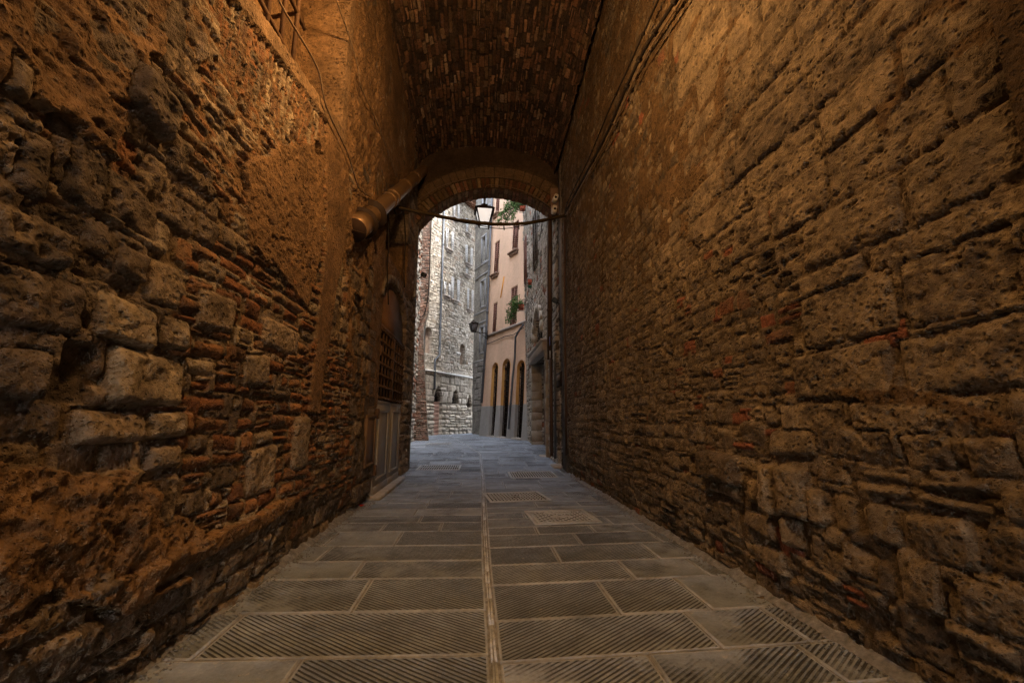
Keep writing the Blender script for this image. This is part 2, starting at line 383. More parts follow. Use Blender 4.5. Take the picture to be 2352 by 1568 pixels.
class Frame:
    """local frame of a facade: x along the face (to the right for the viewer), y into the building, z up"""
    def __init__(s, name, origin, xdir, label, cat, tilt=0, group=None):
        rz = math.atan2(xdir[1], xdir[0]); s.o = empty(name, origin, (-tilt, 0, rz), label, cat, group)
        s.m = Matrix.Translation(origin) @ Euler((-tilt, 0, rz)).to_matrix().to_4x4(); s.i = s.m.inverted()
    def on(s, px, py, y=0.0):
        e = s.i @ EYE; d = s.i.to_3x3() @ ray(px, py); p = e + d * ((y - e.y) / d.y); return p
    def w(s, p): return s.m @ Vector(p)
    def rect(s, x0, x1, y0, y1, d=0):
        a = s.on((x0 + x1) / 2, y0, d); b = s.on((x0 + x1) / 2, y1, d); ym = (y0 + y1) / 2
        return s.on(x0, ym, d).x, s.on(x1, ym, d).x, b.z, a.z
# ================================================================== LEFT PASSAGE WALL
XL, XR = -1.59, 1.97
LW = Frame('passage_wall', (XL, 0, 0), (0, 1), 'left wall of the passage, eroded red brick, big pale stone blocks and patches of ochre plaster', 'wall')
def lp(*pts): return [(LW.on(x, y).x, LW.on(x, y).z) for x, y in pts]
U = growgrid(1.2, 10.3, lambda y: .004 * y, .006, .0115); Z = growgrid(-.04, 9.2, lambda z: .009 + max(0, z - 3.2) * .004, .009, .03)
A = Sheet(U, Z, 3, warp=.022, wsc=.7, irr=.0055); A.hs = .7; A.H = A.H + .008
full = [(1, -1), (11, -1), (11, 10), (1, 10)]
A.pack(full, (.12, .24), (.2, .5), ht=(.015, .05), brick=.1, skip=.08, rough=.022, rnd=.35)
# rubble over the upper near part
A.pack(lp((-400, -900), (560, -900), (420, 760), (-400, 560)), (.13, .26), (.25, .6), ht=(.02, .06), edge=.02, brick=.08, skip=.06, rough=.03, rnd=.2, tone=.4, gap=.006, rot=.12)
br1 = lp((405, 560), (760, 560), (705, 1140), (380, 1300))
A.plaster(br1, -.005, .03)
A.pack(br1, (.085, .12), (.16, .38), ht=(.03, .075), brick=.85, skip=.07, rot=.045, rough=.006, gap=.010, tilt=.02)
br2 = lp((700, 780), (806, 780), (800, 1140), (690, 1140))
A.pack(br2, (.068, .085), (.14, .3), ht=(.035, .07), brick=.93, skip=.04, rot=.03, rough=.005, gap=.010)
# thin bricks showing through plaster high up
tb = lp((420, -60), (745, 200), (745, 640), (420, 420))
A.pack(tb, (.065, .085), (.18, .4), ht=(.02, .06), brick=.6, skip=.12, rot=.06, rough=.006, tone=.7, gap=.009)
sd = lp((470, 20), (560, -10), (742, 290), (735, 400), (520, 190))
A.pack(sd, (.06, .08), (.26, .32), ht=(.04, .055), brick=.8, skip=.05, rot=.06, vert=True, tone=.8, rough=.008)
A.plaster(lp((430, -300), (760, -300), (760, 560), (700, 660), (560, 600), (470, 380), (380, 240)), .009, .12, .014, .03)
A.plaster(lp((-300, -700), (480, -700), (360, 200), (240, 330), (-300, 80)), .045, .2, .02, .06)
A.plaster(lp((545, 370), (740, 300), (730, 560), (700, 700), (560, 560)), .044, .1, .007, .008)
def hero(x0, y0, x1, y1, **k):
    a, b, c, d = LW.rect(x0, x1, y0, y1); A.hero(a, b, c, d, **k)
P_ = dict(ht=.085, edge=.02, rough=.028, rnd=.22, tilt=.03)
hero(188, 676, 352, 792, tone=1.0, rot=-.05, **P_); hero(222, 800, 418, 934, tone=.98, **P_); hero(143, 938, 322, 1026, tone=.75, **P_)
hero(322, 940, 412, 1014, tone=.8, **P_); hero(318, 1020, 404, 1086, tone=.7, **P_); hero(350, 716, 424, 800, tone=.85, **P_)
hero(440, 668, 536, 762, tone=.55, ht=.07, rough=.012); hero(594, 742, 682, 812, tone=.62, ht=.07, rough=.014); hero(548, 812, 610, 890, tone=.72, ht=.075, rough=.014, rot=.12)
for q in ((0, 292, 112, 470), (114, 318, 242, 486)): hero(*q, tone=.1, ht=.055, edge=.05, rough=.01, rnd=.45)
hero(78, 262, 172, 330, tone=0, ht=.01, edge=.03, rnd=.4); hero(268, 172, 400, 300, tone=.15, ht=.13, edge=.02, rough=.02, rot=-.12)
hero(-40, 120, 66, 236, tone=.5, ht=.09, rough=.02); hero(100, 785, 212, 934, tone=0, ht=-.02, edge=.05, rough=.01, rnd=.45); hero(-60, 790, 100, 930, tone=.12, ht=.08, **{k: P_[k] for k in ('edge', 'rough')})
hero(-80, 480, 150, 600, tone=.35, ht=.09, edge=.04, rough=.05); hero(-80, 610, 185, 765, tone=.2, ht=.07, edge=.04, rough=.03); hero(170, 500, 245, 590, tone=.2, ht=.06)
hero(328, 1088, 396, 1250, tone=.45, ht=.06, rough=.02); hero(556, 1022, 622, 1136, tone=.6, ht=.07, rough=.03); hero(662, 955, 704, 1080, tone=.7, ht=.075); hero(240, 560, 330, 640, tone=.3, ht=.08)
# lower near boulders and the projecting footing
A.pack(lp((-500, 1060), (320, 1060), (400, 1300), (300, 1700), (-500, 2400)), (.2, .3), (.4, .85), ht=(.05, .1), edge=.03, rough=.06, rnd=.25, gap=.006, tone=.45, tilt=.05, rot=.15)
A.plaster(lp((-500, 1120), (300, 1060), (420, 1240), (390, 1400), (-500, 1500)), .075, .25, .04, .05)
fo = [(1.0, -.2), (3.97, -.2), (3.97, .56), (1.0, .52)]
A.pack([(2.2, -.2), (3.97, -.2), (3.97, .55), (2.2, .52)], (.11, .2), (.2, .45), ht=(.03, .06), rough=.025, rnd=.3, tone=.5, brick=.05)
A.plaster([(2.2, .4), (3.97, .46), (3.97, .56), (2.2, .56)], .04, .06, .02, .02)
A.add(fo, .035, .03)
A.H = A.H - .075 * sstep(-A.v, -.55, .0)
A.erode(.006, 1.2, .009)
A.erode(.010, 1.6, .014, lp((430, -900), (1000, -900), (800, 640), (560, 600), (380, 240)), .05)
A.erode(.014, 2.2, .02, lp((-600, -900), (520, -900), (400, 560), (150, 760), (-600, 700)), .07)
# smooth render strip at the start of the vaulted part, rough plaster beyond it
A.plaster(lp((742, 60), (800, 60), (790, 520), (758, 700), (722, 950), (700, 950), (738, 560)), .05, .03, .004)
A.plaster(lp((780, -400), (1000, -400), (940, 470), (880, 900), (820, 1000), (790, 780), (780, 500)), .045, .1, .03, .07)
A.pack(lp((800, 600), (858, 640), (856, 1130), (806, 1160)), (.2, .35), (.25, .5), ht=(.02, .08), rough=.04, rnd=.4, tone=.35)
A.plaster(lp((880, 560), (945, 560), (945, 690), (880, 690)), .05, .05, .015, .02)
A.pack(lp((921, 680), (948, 680), (948, 1090), (918, 1090)), (.12, .25), (.2, .4), ht=(.03, .1), rough=.04, rnd=.4, tone=.6)
H0 = A.H.copy()
# door niche with segmental head, upper niche, barred window niche
dY0, dY1 = LW.on(860, 1000).x, LW.on(918, 1000).x
nd = sstep(A.u, 5.9, 6.5) * sstep(-A.u, -9.4, -8.8); A.H = A.H - nd * np.maximum(A.H - .01, 0) * .75
A.carve(dY0, dY1, -1, 3.62, .14, arch=.45)
nY0, nY1 = LW.on(884, 560).x, LW.on(934, 560).x
A.carve(nY0, nY1, 4.0, 5.6, .45)
m = (A.v > 4.02 + (A.u - 2.9) * .22 + .02 * A.k) & (A.u > 2.3) & (A.u < 4.42 + .02 * A.k) & (A.v < 6.2)
A.H = np.where(m, -.42 + .03 * A.k + .02 * A.k2, A.H)
m2 = (A.v > 3.88 + (A.u - 2.9) * .22 + .02 * A.k) & (A.u > 2.0) & (A.u < 4.6) & ~m & (A.v < 6.2)
A.H = np.where(m2, .055 + .008 * A.k, A.H); A.C[m2] = (0, .9, 1, .8)
A.C[m, 3] = 1
# put-log hole
hx = LW.on(722, 344); mh = np.hypot((A.u - hx.x) * .8, A.v - hx.z) < .075 + .01 * A.k; A.H = np.where(mh, -.2, A.H)
A.build('masonry_face', M['left_wall'], LW.o)
def core(fr, x0, x1, y0, y1, z0, z1, mat, name='rear_wall'):
    b = MB(); b.box(x0, x1, y0, y1, z0, z1); return b.build(name, mat, fr.o)
core(LW, -6, 1.21, -.03, 1.2, -.05, 9.2, M['left_wall']); core(LW, 1.22, 10.29, .5, 1.2, -.05, 9.2, M['left_wall'], 'wall_core')
# door in the left wall
door = empty('door'); door.parent = LW.o
dz = .0; yd = .0; mid = (dY0 + dY1) / 2; top = LW.on(868, 918).z; gt = LW.on(876, 752).z
for a, b_ in ((dY0 + .02, mid - .006), (mid + .006, dY1 - .02)):
    q = MB(); q.box(a, b_, yd, yd + .06, .02, top, bev=.006)
    w = b_ - a
    for (fa, fb, fc, fd) in ((.16, .84, .25, top - .14),):
        x0, x1 = a + w * fa, a + w * fb
        for e in ((x0, x1, fc, fc + .04), (x0, x1, fd - .04, fd), (x0, x0 + .045, fc + .04, fd - .04), (x1 - .045, x1, fc + .04, fd - .04)):
            q.box(e[0], e[1], yd - .022, yd + .01, e[2], e[3], bev=.008)
    q.box(a + .01, b_ - .01, yd - .012, yd + .01, .03, .17, bev=.004); q.box(a + .01, b_ - .01, yd - .01, yd + .01, top - .06, top - .01, bev=.004)
    q.build('door_leaf', M['door_metal'], door)
q = MB(); hx = LW.on(912, 932).x; q.tube([(hx, yd, 1.42), (hx, yd - .05, 1.42)], .012); q.tube([(hx, yd - .05, 1.42), (hx - .13, yd - .055, 1.42)], .011); q.box(hx - .03, hx + .03, yd - .008, yd, 1.36, 1.48)
q.build('handle', M['cast_iron'], door)
q = MB(); n = 9
for i in range(n + 1):
    x = dY0 + .03 + (dY1 - dY0 - .06) * i / n; q.tube([(x, yd, top + .01), (x, yd, gt)], .016, 6)
for i in range(7):
    z = top + .04 + (gt - top - .07) * i / 6; q.tube([(dY0 + .02, yd - .012, z), (dY1 - .02, yd - .012, z)], .014, 6)
    for j in range(n + 1):
        x = dY0 + .03 + (dY1 - dY0 - .06) * j / n; q.box(x - .03, x + .03, yd - .035, yd + .02, z - .022, z + .022, bev=.008)
q.box(mid - .04, mid + .04, yd - .03, yd + .03, top + .01, gt); q.box(dY0, dY1, yd - .02, yd + .04, gt, gt + .06)
q.build('iron_grille', M['rust_iron'], door)
q = MB(); q.box(dY0 + .01, dY1 - .01, yd + .08, yd + .12, top, gt); q.build('dark_pane', M['dark_inside'], door)
q = MB(); r = (dY1 - dY0) / 2 - .02; pts = [(mid + r * math.cos(a), gt + .06 + (3.55 - gt - .06) * math.sin(a)) for a in np.linspace(0, PI, 14)]
q.prism(pts[::-1], yd + .02, yd + .06); q.build('fanlight_panel', simple('ochre_panel', '#6a4e34', .8), door)
q = MB()
for k in (.35, 1.2, 2.2): q.box(dY0 - .03, dY0 + .06, yd - .05, yd + .02, k, k + .16, bev=.01)
q.build('hinge', M['rust_iron'], door)
q = MB(); n = 14
for i in range(n):     # flat stone arch over the door
    a0, a1 = PI * i / n, PI * (i + 1) / n - .01
    pr = []
    for rr in (0, .14):
        for a in ((a0, a1) if rr == 0 else (a1, a0)): pr.append((mid + (r + .03 + rr) * math.cos(a), 3.17 + (.47 + rr) * math.sin(a)))
    q.prism(pr[::-1], -.05, .1)
q.build('door_arch', simple('brown_arch_stone', '#6a5c4b', .9, 0, .3, 8, .008), LW.o)  # one even brown stone colour, darker than the sills
q = MB(); q.box(dY0 - .02, dY1 + .1, -.14, yd + .1, -.02, .06, bev=.02); q.build('threshold', M['threshold'], LW.o)
q = MB(); a, b_, c, d = LW.rect(834, 855, 952, 1070); q.box(a, b_, -.035, .02, c, d, bev=.01)
for e in ((a, b_, c, c + .05), (a, b_, d - .05, d), (a, a + .06, c + .05, d - .05), (b_ - .06, b_, c + .05, d - .05)): q.box(e[0], e[1], -.05, -.03, e[2], e[3], bev=.006)
q.build('utility_cabinet_door', simple('rusty_brown_steel', '#6a543c', .7, .1, .3), LW.o)
# window bars in the upper niche: part of the wall
q = MB()
for X in (2.75, 2.98, 3.21, 3.44): q.tube([(X, .06, 4.0 + (X - 2.9) * .22), (X, .06, 6.1)], .022, 6)
for z in (4.25, 4.75, 5.25, 5.75): q.tube([(2.6, .06, z), (3.6, .06, z)], .02, 6)
for X in (2.75, 3.44):
    for z in (4.25, 4.75, 5.4): q.tube([(X, .06, z), (X + .07, .2, z + .05), (X + .08, .4, z)], .018, 6)
q.build('window_bars', M['rust_iron'], LW.o)
# ================================================================== RIGHT PASSAGE WALL
RW = Frame('passage_wall', (XR, 0, 0), (0, -1), 'right wall of the passage, rough grey and brown rubble with large pitted blocks near the camera', 'wall')
def rp(*pts): return [(RW.on(x, y).x, RW.on(x, y).z) for x, y in pts]
U = -growgrid(1.25, 9.75, lambda y: .004 * y, .006, .0115)[::-1]
B = Sheet(U, Z, 23, warp=.025, wsc=.7, irr=.0055); B.hs = .62; B.H = B.H + .012
B.pack([(-11, -1), (0, -1), (0, 10), (-11, 10)], (.1, .17), (.16, .36), ht=(.015, .04), brick=.04, skip=.04, rough=.012, gap=.008)
B.pack(rp((1640, -900), (3200, -900), (3200, 640), (1780, 760), (1560, 420)), (.2, .34), (.4, 1.0), ht=(.02, .06), rough=.016, rnd=.1, gap=.007, tone=.5, rot=.04, irregular=False)
B.plaster(rp((1290, -600), (1900, -900), (1700, 300), (1640, 560), (1480, 640), (1296, 700)), .012, .35, .014, .05)
B.plaster(rp((1900, -600), (2700, -900), (2500, 120), (2000, 330)), .014, .35, .02, .06)
B.pack(rp((1296, 540), (1600, 540), (1600, 1130), (1296, 1130)), (.1, .15), (.15, .32), ht=(.015, .045), brick=.03, skip=.05, rough=.01, tone=.6, gap=.009)
B.pack(rp((1560, 540), (1850, 560), (1850, 1130), (1560, 1130)), (.07, .12), (.12, .28), ht=(.01, .045), brick=.16, skip=.1, rough=.009, gap=.008)
B.pack(rp((1826, 640), (3000, 400), (3000, 1150), (1826, 980)), (.26, .36), (.42, .8), ht=(.035, .065), rough=.01, rnd=.08, gap=.012, tone=.66, tilt=.015, irregular=False, rot=.02)
B.plaster(rp((1900, 830), (2140, 900), (2352, 980), (2352, 1010), (2100, 960), (1880, 880)), .03, .05, .006)
B.pack(rp((1560, 1000), (1900, 980), (3000, 1160), (3000, 2600), (1500, 1250)), (.14, .26), (.2, .5), ht=(.02, .09), rough=.022, gap=.012, skip=.06, tone=.55, tilt=.035, rot=.09)
B.pack(rp((1310, 930), (1640, 960), (1640, 1180), (1310, 1130)), (.12, .19), (.18, .36), ht=(.02, .07), rough=.015, tone=.65, rot=.06, gap=.01)
B.pack(rp((1300, 1060), (1600, 1160), (2300, 1560), (2300, 1760), (1290, 1160)), (.08, .14), (.14, .32), ht=(.02, .06), rough=.014, skip=.1, brick=.1, gap=.009)
B.erode(.006, 1.2, .009)
B.erode(.011, 3.0, .016, rp((1560, -900), (3200, -900), (3200, 640), (1700, 640)), .05)
B.erode(.011, 1.2, .012, rp((1840, 620), (3200, 400), (3200, 1200), (1826, 1000)), .045)
# bulging foot of the wall
B.H = B.H - .07 * sstep(-B.v, -.5, .0)
def heroR(x0, y0, x1, y1, **k):
    a, b, c, d = RW.rect(x0, x1, y0, y1); B.hero(a, b, c, d, **k)
heroR(1622, 1036, 1712, 1110, tone=.8, ht=.17, edge=.05, rough=.05, rnd=.4); heroR(1760, 1060, 1800, 1180, tone=.5, ht=.16, edge=.04, rough=.03, rnd=.4); heroR(1802, 1066, 1872, 1190, tone=.5, ht=.15, edge=.04, rough=.03, rnd=.4)
heroR(1690, 1010, 1742, 1030, tone=.5, brick=1, ht=.08, rough=.01); heroR(1700, 1380, 1790, 1500, tone=.45, ht=.19, edge=.03, rough=.02, rnd=.4, rot=.4)
B.build('masonry_face', M['right_wall'], RW.o)
core(RW, -9.74, -1.27, .12, 1.2, -.05, 9.2, M['right_wall'], 'wall_core'); core(RW, -1.26, 6, -.06, 1.2, -.05, 9.2, M['right_wall'])
# unseen near end behind the viewer: portal opening sized for the daylight fill
BW = Frame('portal_wall', (2.1, -6.0, 0), (-1, 0), 'unseen rough wall over the near portal, its opening sized for daylight fill', 'wall')
core(BW, -.3, 4.2, 0, .6, 3.0, 9.6, M['right_wall'])
# ================================================================== VAULT
def zs(y): return 7.4 + .08 * (10.2 - np.clip(y, 5.0, 11))
x0v, x1v = XL - .02, XR - .08; cxv = (x0v + x1v) / 2; rxv = (x1v - x0v) / 2; rise = .73
arcs = np.linspace(0, PI, 400); ex = -rxv * np.cos(arcs); ez = rise * np.sin(arcs); sl = np.concatenate([[0], np.cumsum(np.hypot(np.diff(ex), np.diff(ez)))])
vr = empty('brick_vault', (cxv, 8, 7), (0, 0, 0), 'dark soot-stained brick barrel vault over the passage', 'vault')
def vault_fn(u, v, H):
    # u along the passage (world Y), v arc length
    a = np.interp(v, sl, arcs); nx = np.cos(a) / rxv * -1; nz = np.sin(a) / rise; ln = np.hypot(nx, nz); nx, nz = nx / ln, nz / ln
    x = -rxv * np.cos(a) - nx * H; z = rise * np.sin(a) - nz * H + zs(u) - 7
    return np.stack([x, u - 8, z], -1)
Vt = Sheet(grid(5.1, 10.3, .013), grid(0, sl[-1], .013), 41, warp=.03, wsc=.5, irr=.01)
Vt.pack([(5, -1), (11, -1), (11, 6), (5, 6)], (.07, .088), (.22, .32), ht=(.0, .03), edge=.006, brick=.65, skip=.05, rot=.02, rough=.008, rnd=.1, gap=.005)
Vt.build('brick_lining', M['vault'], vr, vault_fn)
q = MB(); n = 16
for (ya, yb, da, db) in ((-6, 5.09, -.02, .5), (5.09, 10.6, .1, .6)):
    for i in range(n):
        a0, a1 = PI * i / n, PI * (i + 1) / n; vs = []
        for y in (ya, yb):
            for a, e in ((a0, da), (a1, da), (a1, db), (a0, db)): vs.append((-(rxv + e) * math.cos(a), y - 8, (rise + e) * math.sin(a) + float(zs(y)) - 7))
        q.add(vs, [(0, 1, 2, 3), (4, 7, 6, 5), (0, 4, 5, 1), (2, 6, 7, 3)])
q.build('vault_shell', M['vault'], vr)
# ================================================================== END ARCH
YA = 10.2; ax, az = .35, 4.65; aR = 2.3; TK = .5
EA = Frame('stone_arch', (ax, YA, az), (1, 0), 'round brick and stone arch carrying the wall at the far end of the vaulted passage', 'arch')
sh = Sheet(grid(.35, PI - .35, .0045), grid(0, .66, .012), 51, warp=.008, wsc=.3, irr=.006)
# stones placed in (angle*R, radius) space
sh.U = sh.U * aR; sh.u = sh.u * aR; sh.wu = sh.u + .01 * fbm(sh.u, sh.v, .3, 5, 3)
y = .6
while y < PI * aR - .6:
    w = random.uniform(.09, .13); sh.stone(y + w / 2, .15, w, .29, ht=random.uniform(.01, .055), edge=.008, brick=random.random() < .4, rnd=.15, gap=.009, rot=random.uniform(-.04, .04)); y += w
y = .6
while y < PI * aR - .6:
    w = random.uniform(.14, .24); sh.stone(y + w / 2, .46, w, .3, ht=random.uniform(-.01, .01), edge=.01, brick=0, tone=.15 + .3 * random.random(), rnd=.15); y += w
WX = lambda x: x
def ring(u, v, H): a = u / aR; r = aR + v; return np.stack([WX(-r * np.cos(a)), -H, r * np.sin(a)], -1)
sh.build('voussoir_ring', M['arch'], EA.o, ring)
sf = Sheet(grid(.35 * aR, (PI - .35) * aR, .012), grid(-.03, TK, .012), 52, warp=.01, wsc=.3, irr=.006)
y = .6
while y < PI * aR - .6:
    w = random.uniform(.09, .13); v = 0
    while v < TK: l = random.uniform(.2, .3); sf.stone(y + w / 2, v + l / 2, w, l, ht=random.uniform(.0, .03), edge=.01, brick=random.random() < .5, rnd=.15); v += l
    y += w
def soff(u, v, H): a = u / aR; r = aR - H * .6; return np.stack([WX(-r * np.cos(a)), v + 0 * H, r * np.sin(a)], -1)
sf.build('arch_soffit', M['arch'], EA.o, soff)
ty = Sheet(grid(.3, PI - .3, .006), grid(0, 1, .012), 53, warp=0, irr=.0)
rad = lambda a: np.minimum(2.9 / np.maximum(np.abs(np.cos(a)), .001), 4.4 / np.maximum(np.abs(np.sin(a)), .001))
XX = -((aR + .64) + ty.v * np.maximum(rad(ty.u) - aR - .62, .1)) * np.cos(ty.u); ZZ = ((aR + .64) + ty.v * np.maximum(rad(ty.u) - aR - .62, .1)) * np.sin(ty.u)
ty.H = .012 * fbm(XX, ZZ, .2, 3, 4) - .02; ty.C[..., 3] = 1
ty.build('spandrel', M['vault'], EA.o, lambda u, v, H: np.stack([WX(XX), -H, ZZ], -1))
q = MB(); n = 24
for i in range(n):
    a0, a1 = .35 + (PI - .7) * i / n, .35 + (PI - .7) * (i + 1) / n; pr = []
    for rr, aa in ((aR + .02, (a0, a1)), (None, (a1, a0))):
        for a in aa:
            k = rr if rr else float(rad(np.array(a))) + .3; pr.append((float(WX(-k * math.cos(a))), k * math.sin(a)))
    q.prism(pr, .03, TK)
q.build('arch_core', M['arch'], EA.o)
# thin wires following the arch
def arcwire(pts, r, label):
    w = [on_y(x, y, YA - .07) for x, y in pts]; q = MB(); q.tube(catmull(w), r, 6); return tag(q.build('thin_wire', M['cable_light'], None, True), label, 'wire')
c1 = lambda x, y: (918.8 + .2198 * x, 402 + .2198 * y)
arcwire([c1(*p) for p in ((130, 300), (280, 200), (450, 110), (700, 40), (900, 20), (1100, 28), (1300, 60), (1450, 160), (1565, 300))], .007, 'thin pale wire curving along the upper rim of the far arch')
arcwire([c1(*p) for p in ((888, 190), (890, 130), (930, 105), (1050, 112), (1180, 135), (1340, 190), (1470, 260), (1570, 335))], .009, 'pale lamp wire running from the hanging lantern to the camera board on the right')
# ================================================================== PAVING
tp = NT('paving_stone'); mr, tn, wr, _ = tp.attr()
uvn = tp.n.new('ShaderNodeUVMap').outputs['UV']; sx = tp.n.new('ShaderNodeSeparateXYZ'); tp.lk(uvn, sx.inputs[0])
ph = tp.math('ADD', tp.math('MULTIPLY', sx.outputs[0], 2 * PI / .027), tp.math('MULTIPLY', tp.noise(2.2, 2, .5), 3))
sn = tp.math('SINE', ph)
n5 = tp.noise(5, 5, .7); n1 = tp.noise(1.3, 4, .6); n40 = tp.noise(45, 4, .7); nst = tp.noise(1, 4, .65, uvn); 
mpn = tp.n.new('ShaderNodeMapping'); mpn.inputs['Scale'].default_value = (40, 4, 1); tp.lk(uvn, mpn.inputs['Vector'])
brk = tp.noise(1, 3, .6, mpn.outputs['Vector'])
wearf = tp.math('ADD', tp.math('MULTIPLY', n5, .5), tp.math('ADD', tp.math('MULTIPLY', wr, .55), tp.math('MULTIPLY', tp.math('SUBTRACT', n1, .5), 1.1)))
gm = tp.ss(wearf, .40, .62, 1, 0)
gr = tp.math('MULTIPLY', tp.ss(tp.math('ADD', sn, tp.math('MULTIPLY', tp.math('SUBTRACT', brk, .5), 2.4)), -.15, .65), tp.math('MULTIPLY', gm, mr), clamp=True)
base = tp.ramp(tn, [(0, L('#747d88')), (.35, L('#808994')), (.7, L('#88929d')), (1, L('#929ba6'))])
base = tp.mix(tp.math('MULTIPLY', tp.math('SUBTRACT', 1, mr), .5), base, L('#a9aeb5'))
base = tp.mix(.8, base, tp.ramp(n5, [(.3, V(.5)), (.5, V(.95)), (.72, V(1.3))]), 'MULTIPLY')
base = tp.mix(.9, base, tp.ramp(tp.noise(.8, 5, .7), [(.3, V(.6)), (.5, V(.95)), (.68, V(1.2))]), 'MULTIPLY')
base = tp.mix(.5, base, tp.ramp(n40, [(.3, V(.65)), (.7, V(1.2))]), 'MULTIPLY')
base = tp.mix(tp.ss(tp.noise(16, 4, .7), .6, .68, 0, .5), base, L('#aaa69f'))
base = tp.mix(tp.math('MULTIPLY', gr, .8), base, L('#1c1814'))
hh = tp.math('ADD', tp.math('MULTIPLY', gr, -1), tp.math('MULTIPLY', n40, .35)); hh = tp.math('ADD', hh, tp.math('MULTIPLY', n5, .8))
M['paving'] = tp.fin(base, tp.bump(hh, .012), tp.ss(n5, .3, .7, .55, .8))
tm = NT('joint_mortar'); n = tm.noise(18, 5, .7); M['mortar'] = tm.fin(tm.ramp(n, [(.3, L('#5a5b5c')), (.6, L('#85878a')), (.75, L('#a8abb0'))]), tm.bump(n, .015), .9)
_c = [on_ground(*p) for p in ((1140, 1568), (1118, 1300), (1109, 1100), (1103, 1040), (1088, 1033), (1057, 1013), (1032, 1001))]
def xc(y): return float(np.interp(y, [p.y for p in _c], [p.x for p in _c]))
pv = []; pf = []; pc = []; puv = []
rs = random.Random(5)
def slab(c4, side, tone, wear, mar=.035):
    cx_ = sum(p[0] for p in c4) / 4; cy_ = sum(p[1] for p in c4) / 4; dzz = rs.uniform(-.0015, .0015)
    w0 = max(.05, math.hypot(c4[1][0] - c4[0][0], c4[1][1] - c4[0][1])); h0 = max(.05, math.hypot(c4[3][0] - c4[0][0], c4[3][1] - c4[0][1]))
    b = len(pv); ang = -math.radians(37) * side
    def ins(m):
        out = []
        for x, y in c4:
            fx = max(0, 1 - 2 * m / w0); fy = max(0, 1 - 2 * m / h0); out.append((cx_ + (x - cx_) * fx, cy_ + (y - cy_) * fy))
        return out
    g = .007
    rings = [(ins(g), -.03, 0), (ins(g + .001), -.004, 0), (ins(g + .007), 0, 0), (ins(mar), 0.0, 0), (ins(mar + .003), -.002 if mar < .1 else 0, 1)]
    for pts, z, m in rings:
        for x, y in pts:
            pv.append((x, y, gz(y) + z + dzz)); pc.append((m, tone, wear, 1))
            # groove coordinate: distance perpendicular to the grooves
            puv.append((y * math.cos(ang) - x * math.sin(ang) * -1 if False else y * math.cos(ang) + x * math.sin(ang), -y * math.sin(ang) + x * math.cos(ang)))
    for r in range(4):
        for k in range(4):
            k2 = (k + 1) % 4; pf.append((b + r * 4 + k, b + r * 4 + k2, b + r * 4 + 4 + k2, b + r * 4 + 4 + k))
    pf.append(tuple(b + 16 + k for k in range(4)))
def gy(y, x=1112): return on_ground(x, y).y
rowL = [gy(y) for y in (1503, 1400, 1325, 1285, 1250, 1218)]; rowR = [gy(y) for y in (1524, 1427, 1344, 1298, 1258, 1230, 1212)]
for rw in (rowL, rowR):
    for _ in range(6): rw.insert(0, rw[0] - rs.uniform(.36, .42))
gx = lambda *p: on_ground(*p).x
jl = {5: [gx(673, 1540)], 6: [gx(513, 1450)], 7: [gx(833, 1362)], 8: [gx(825, 1305)], 9: [gx(749, 1267)], 10: [gx(916, 1234)]}
jr = {5: [gx(1520, 1545)], 6: [gx(1609, 1439)], 7: [gx(1398, 1370)], 8: [gx(1436, 1304)], 9: [gx(1278, 1273), gx(1486, 1258)], 10: [gx(1328, 1238)]}
def skw(a, b): a = on_ground(*a); b = on_ground(*b); return (b.y - a.y) / (b.x - a.x)
skR = skw((1127, 1427), (1774, 1391)); skL = skw((503, 1405.5), (976, 1398.7))
while rowL[-1] < 27: rowL.append(rowL[-1] + rs.uniform(.34, .5))
while rowR[-1] < 27: rowR.append(rowR[-1] + rs.uniform(.34, .5))
for side, rows, J, skew in ((-1, rowL, jl, skL), (1, rowR, jr, skR)):
    for i in range(len(rows) - 1):
        k = i; y0, y1 = rows[i], rows[i + 1]; ym = (y0 + y1) / 2
        sk = skew * (1 if ym < 6 else .35)
        xin = .021; lim = 2.3 if ym < 9.5 else (3.4 if ym < 17 else 6.5)
        xs = [0]
        if k in J: xs += [abs(v - xc(ym)) for v in J[k]]
        while xs[-1] < lim: xs.append(xs[-1] + rs.uniform(.5, 1.0) if (k in J or len(xs) > 1) else rs.uniform(.35, 1.0))
        for a, b_ in zip(xs[:-1], xs[1:]):
            a_, bb = (a + (xin if a == 0 else 0)) * side, b_ * side
            if side < 0: a_, bb = bb, a_
            q4 = []
            for X, Y in ((a_, y0), (bb, y0), (bb, y1), (a_, y1)): q4.append((X + xc(Y + 0) , Y + sk * X))
            near = ym < 5.3
            wear = (rs.choice((-.05, .05, .12, .2, .4)) if near else rs.uniform(.25, 1.0)); 
            if abs(a + b_) / 2 > 1.15 and near: wear += .4
            slab(q4, side, rs.random(), wear, .02)
ymax = 27
g = MB()
ys = [-7, 9, 12, 15, 18, 20, 27, 60]
road = empty('street', (0, 0, 0)); tag(road, kind='structure')
np_mesh('paving_slabs', pv, pf, M['paving'], road, False, pc, puv)
vs = []; fs = []
for y in ys: vs += [(-40, y, gz(y) - .009), (40, y, gz(y) - .009)]
fs = [(2 * i, 2 * i + 1, 2 * i + 3, 2 * i + 2) for i in range(len(ys) - 1)]
np_mesh('joint_bed', vs, fs, M['mortar'], road)
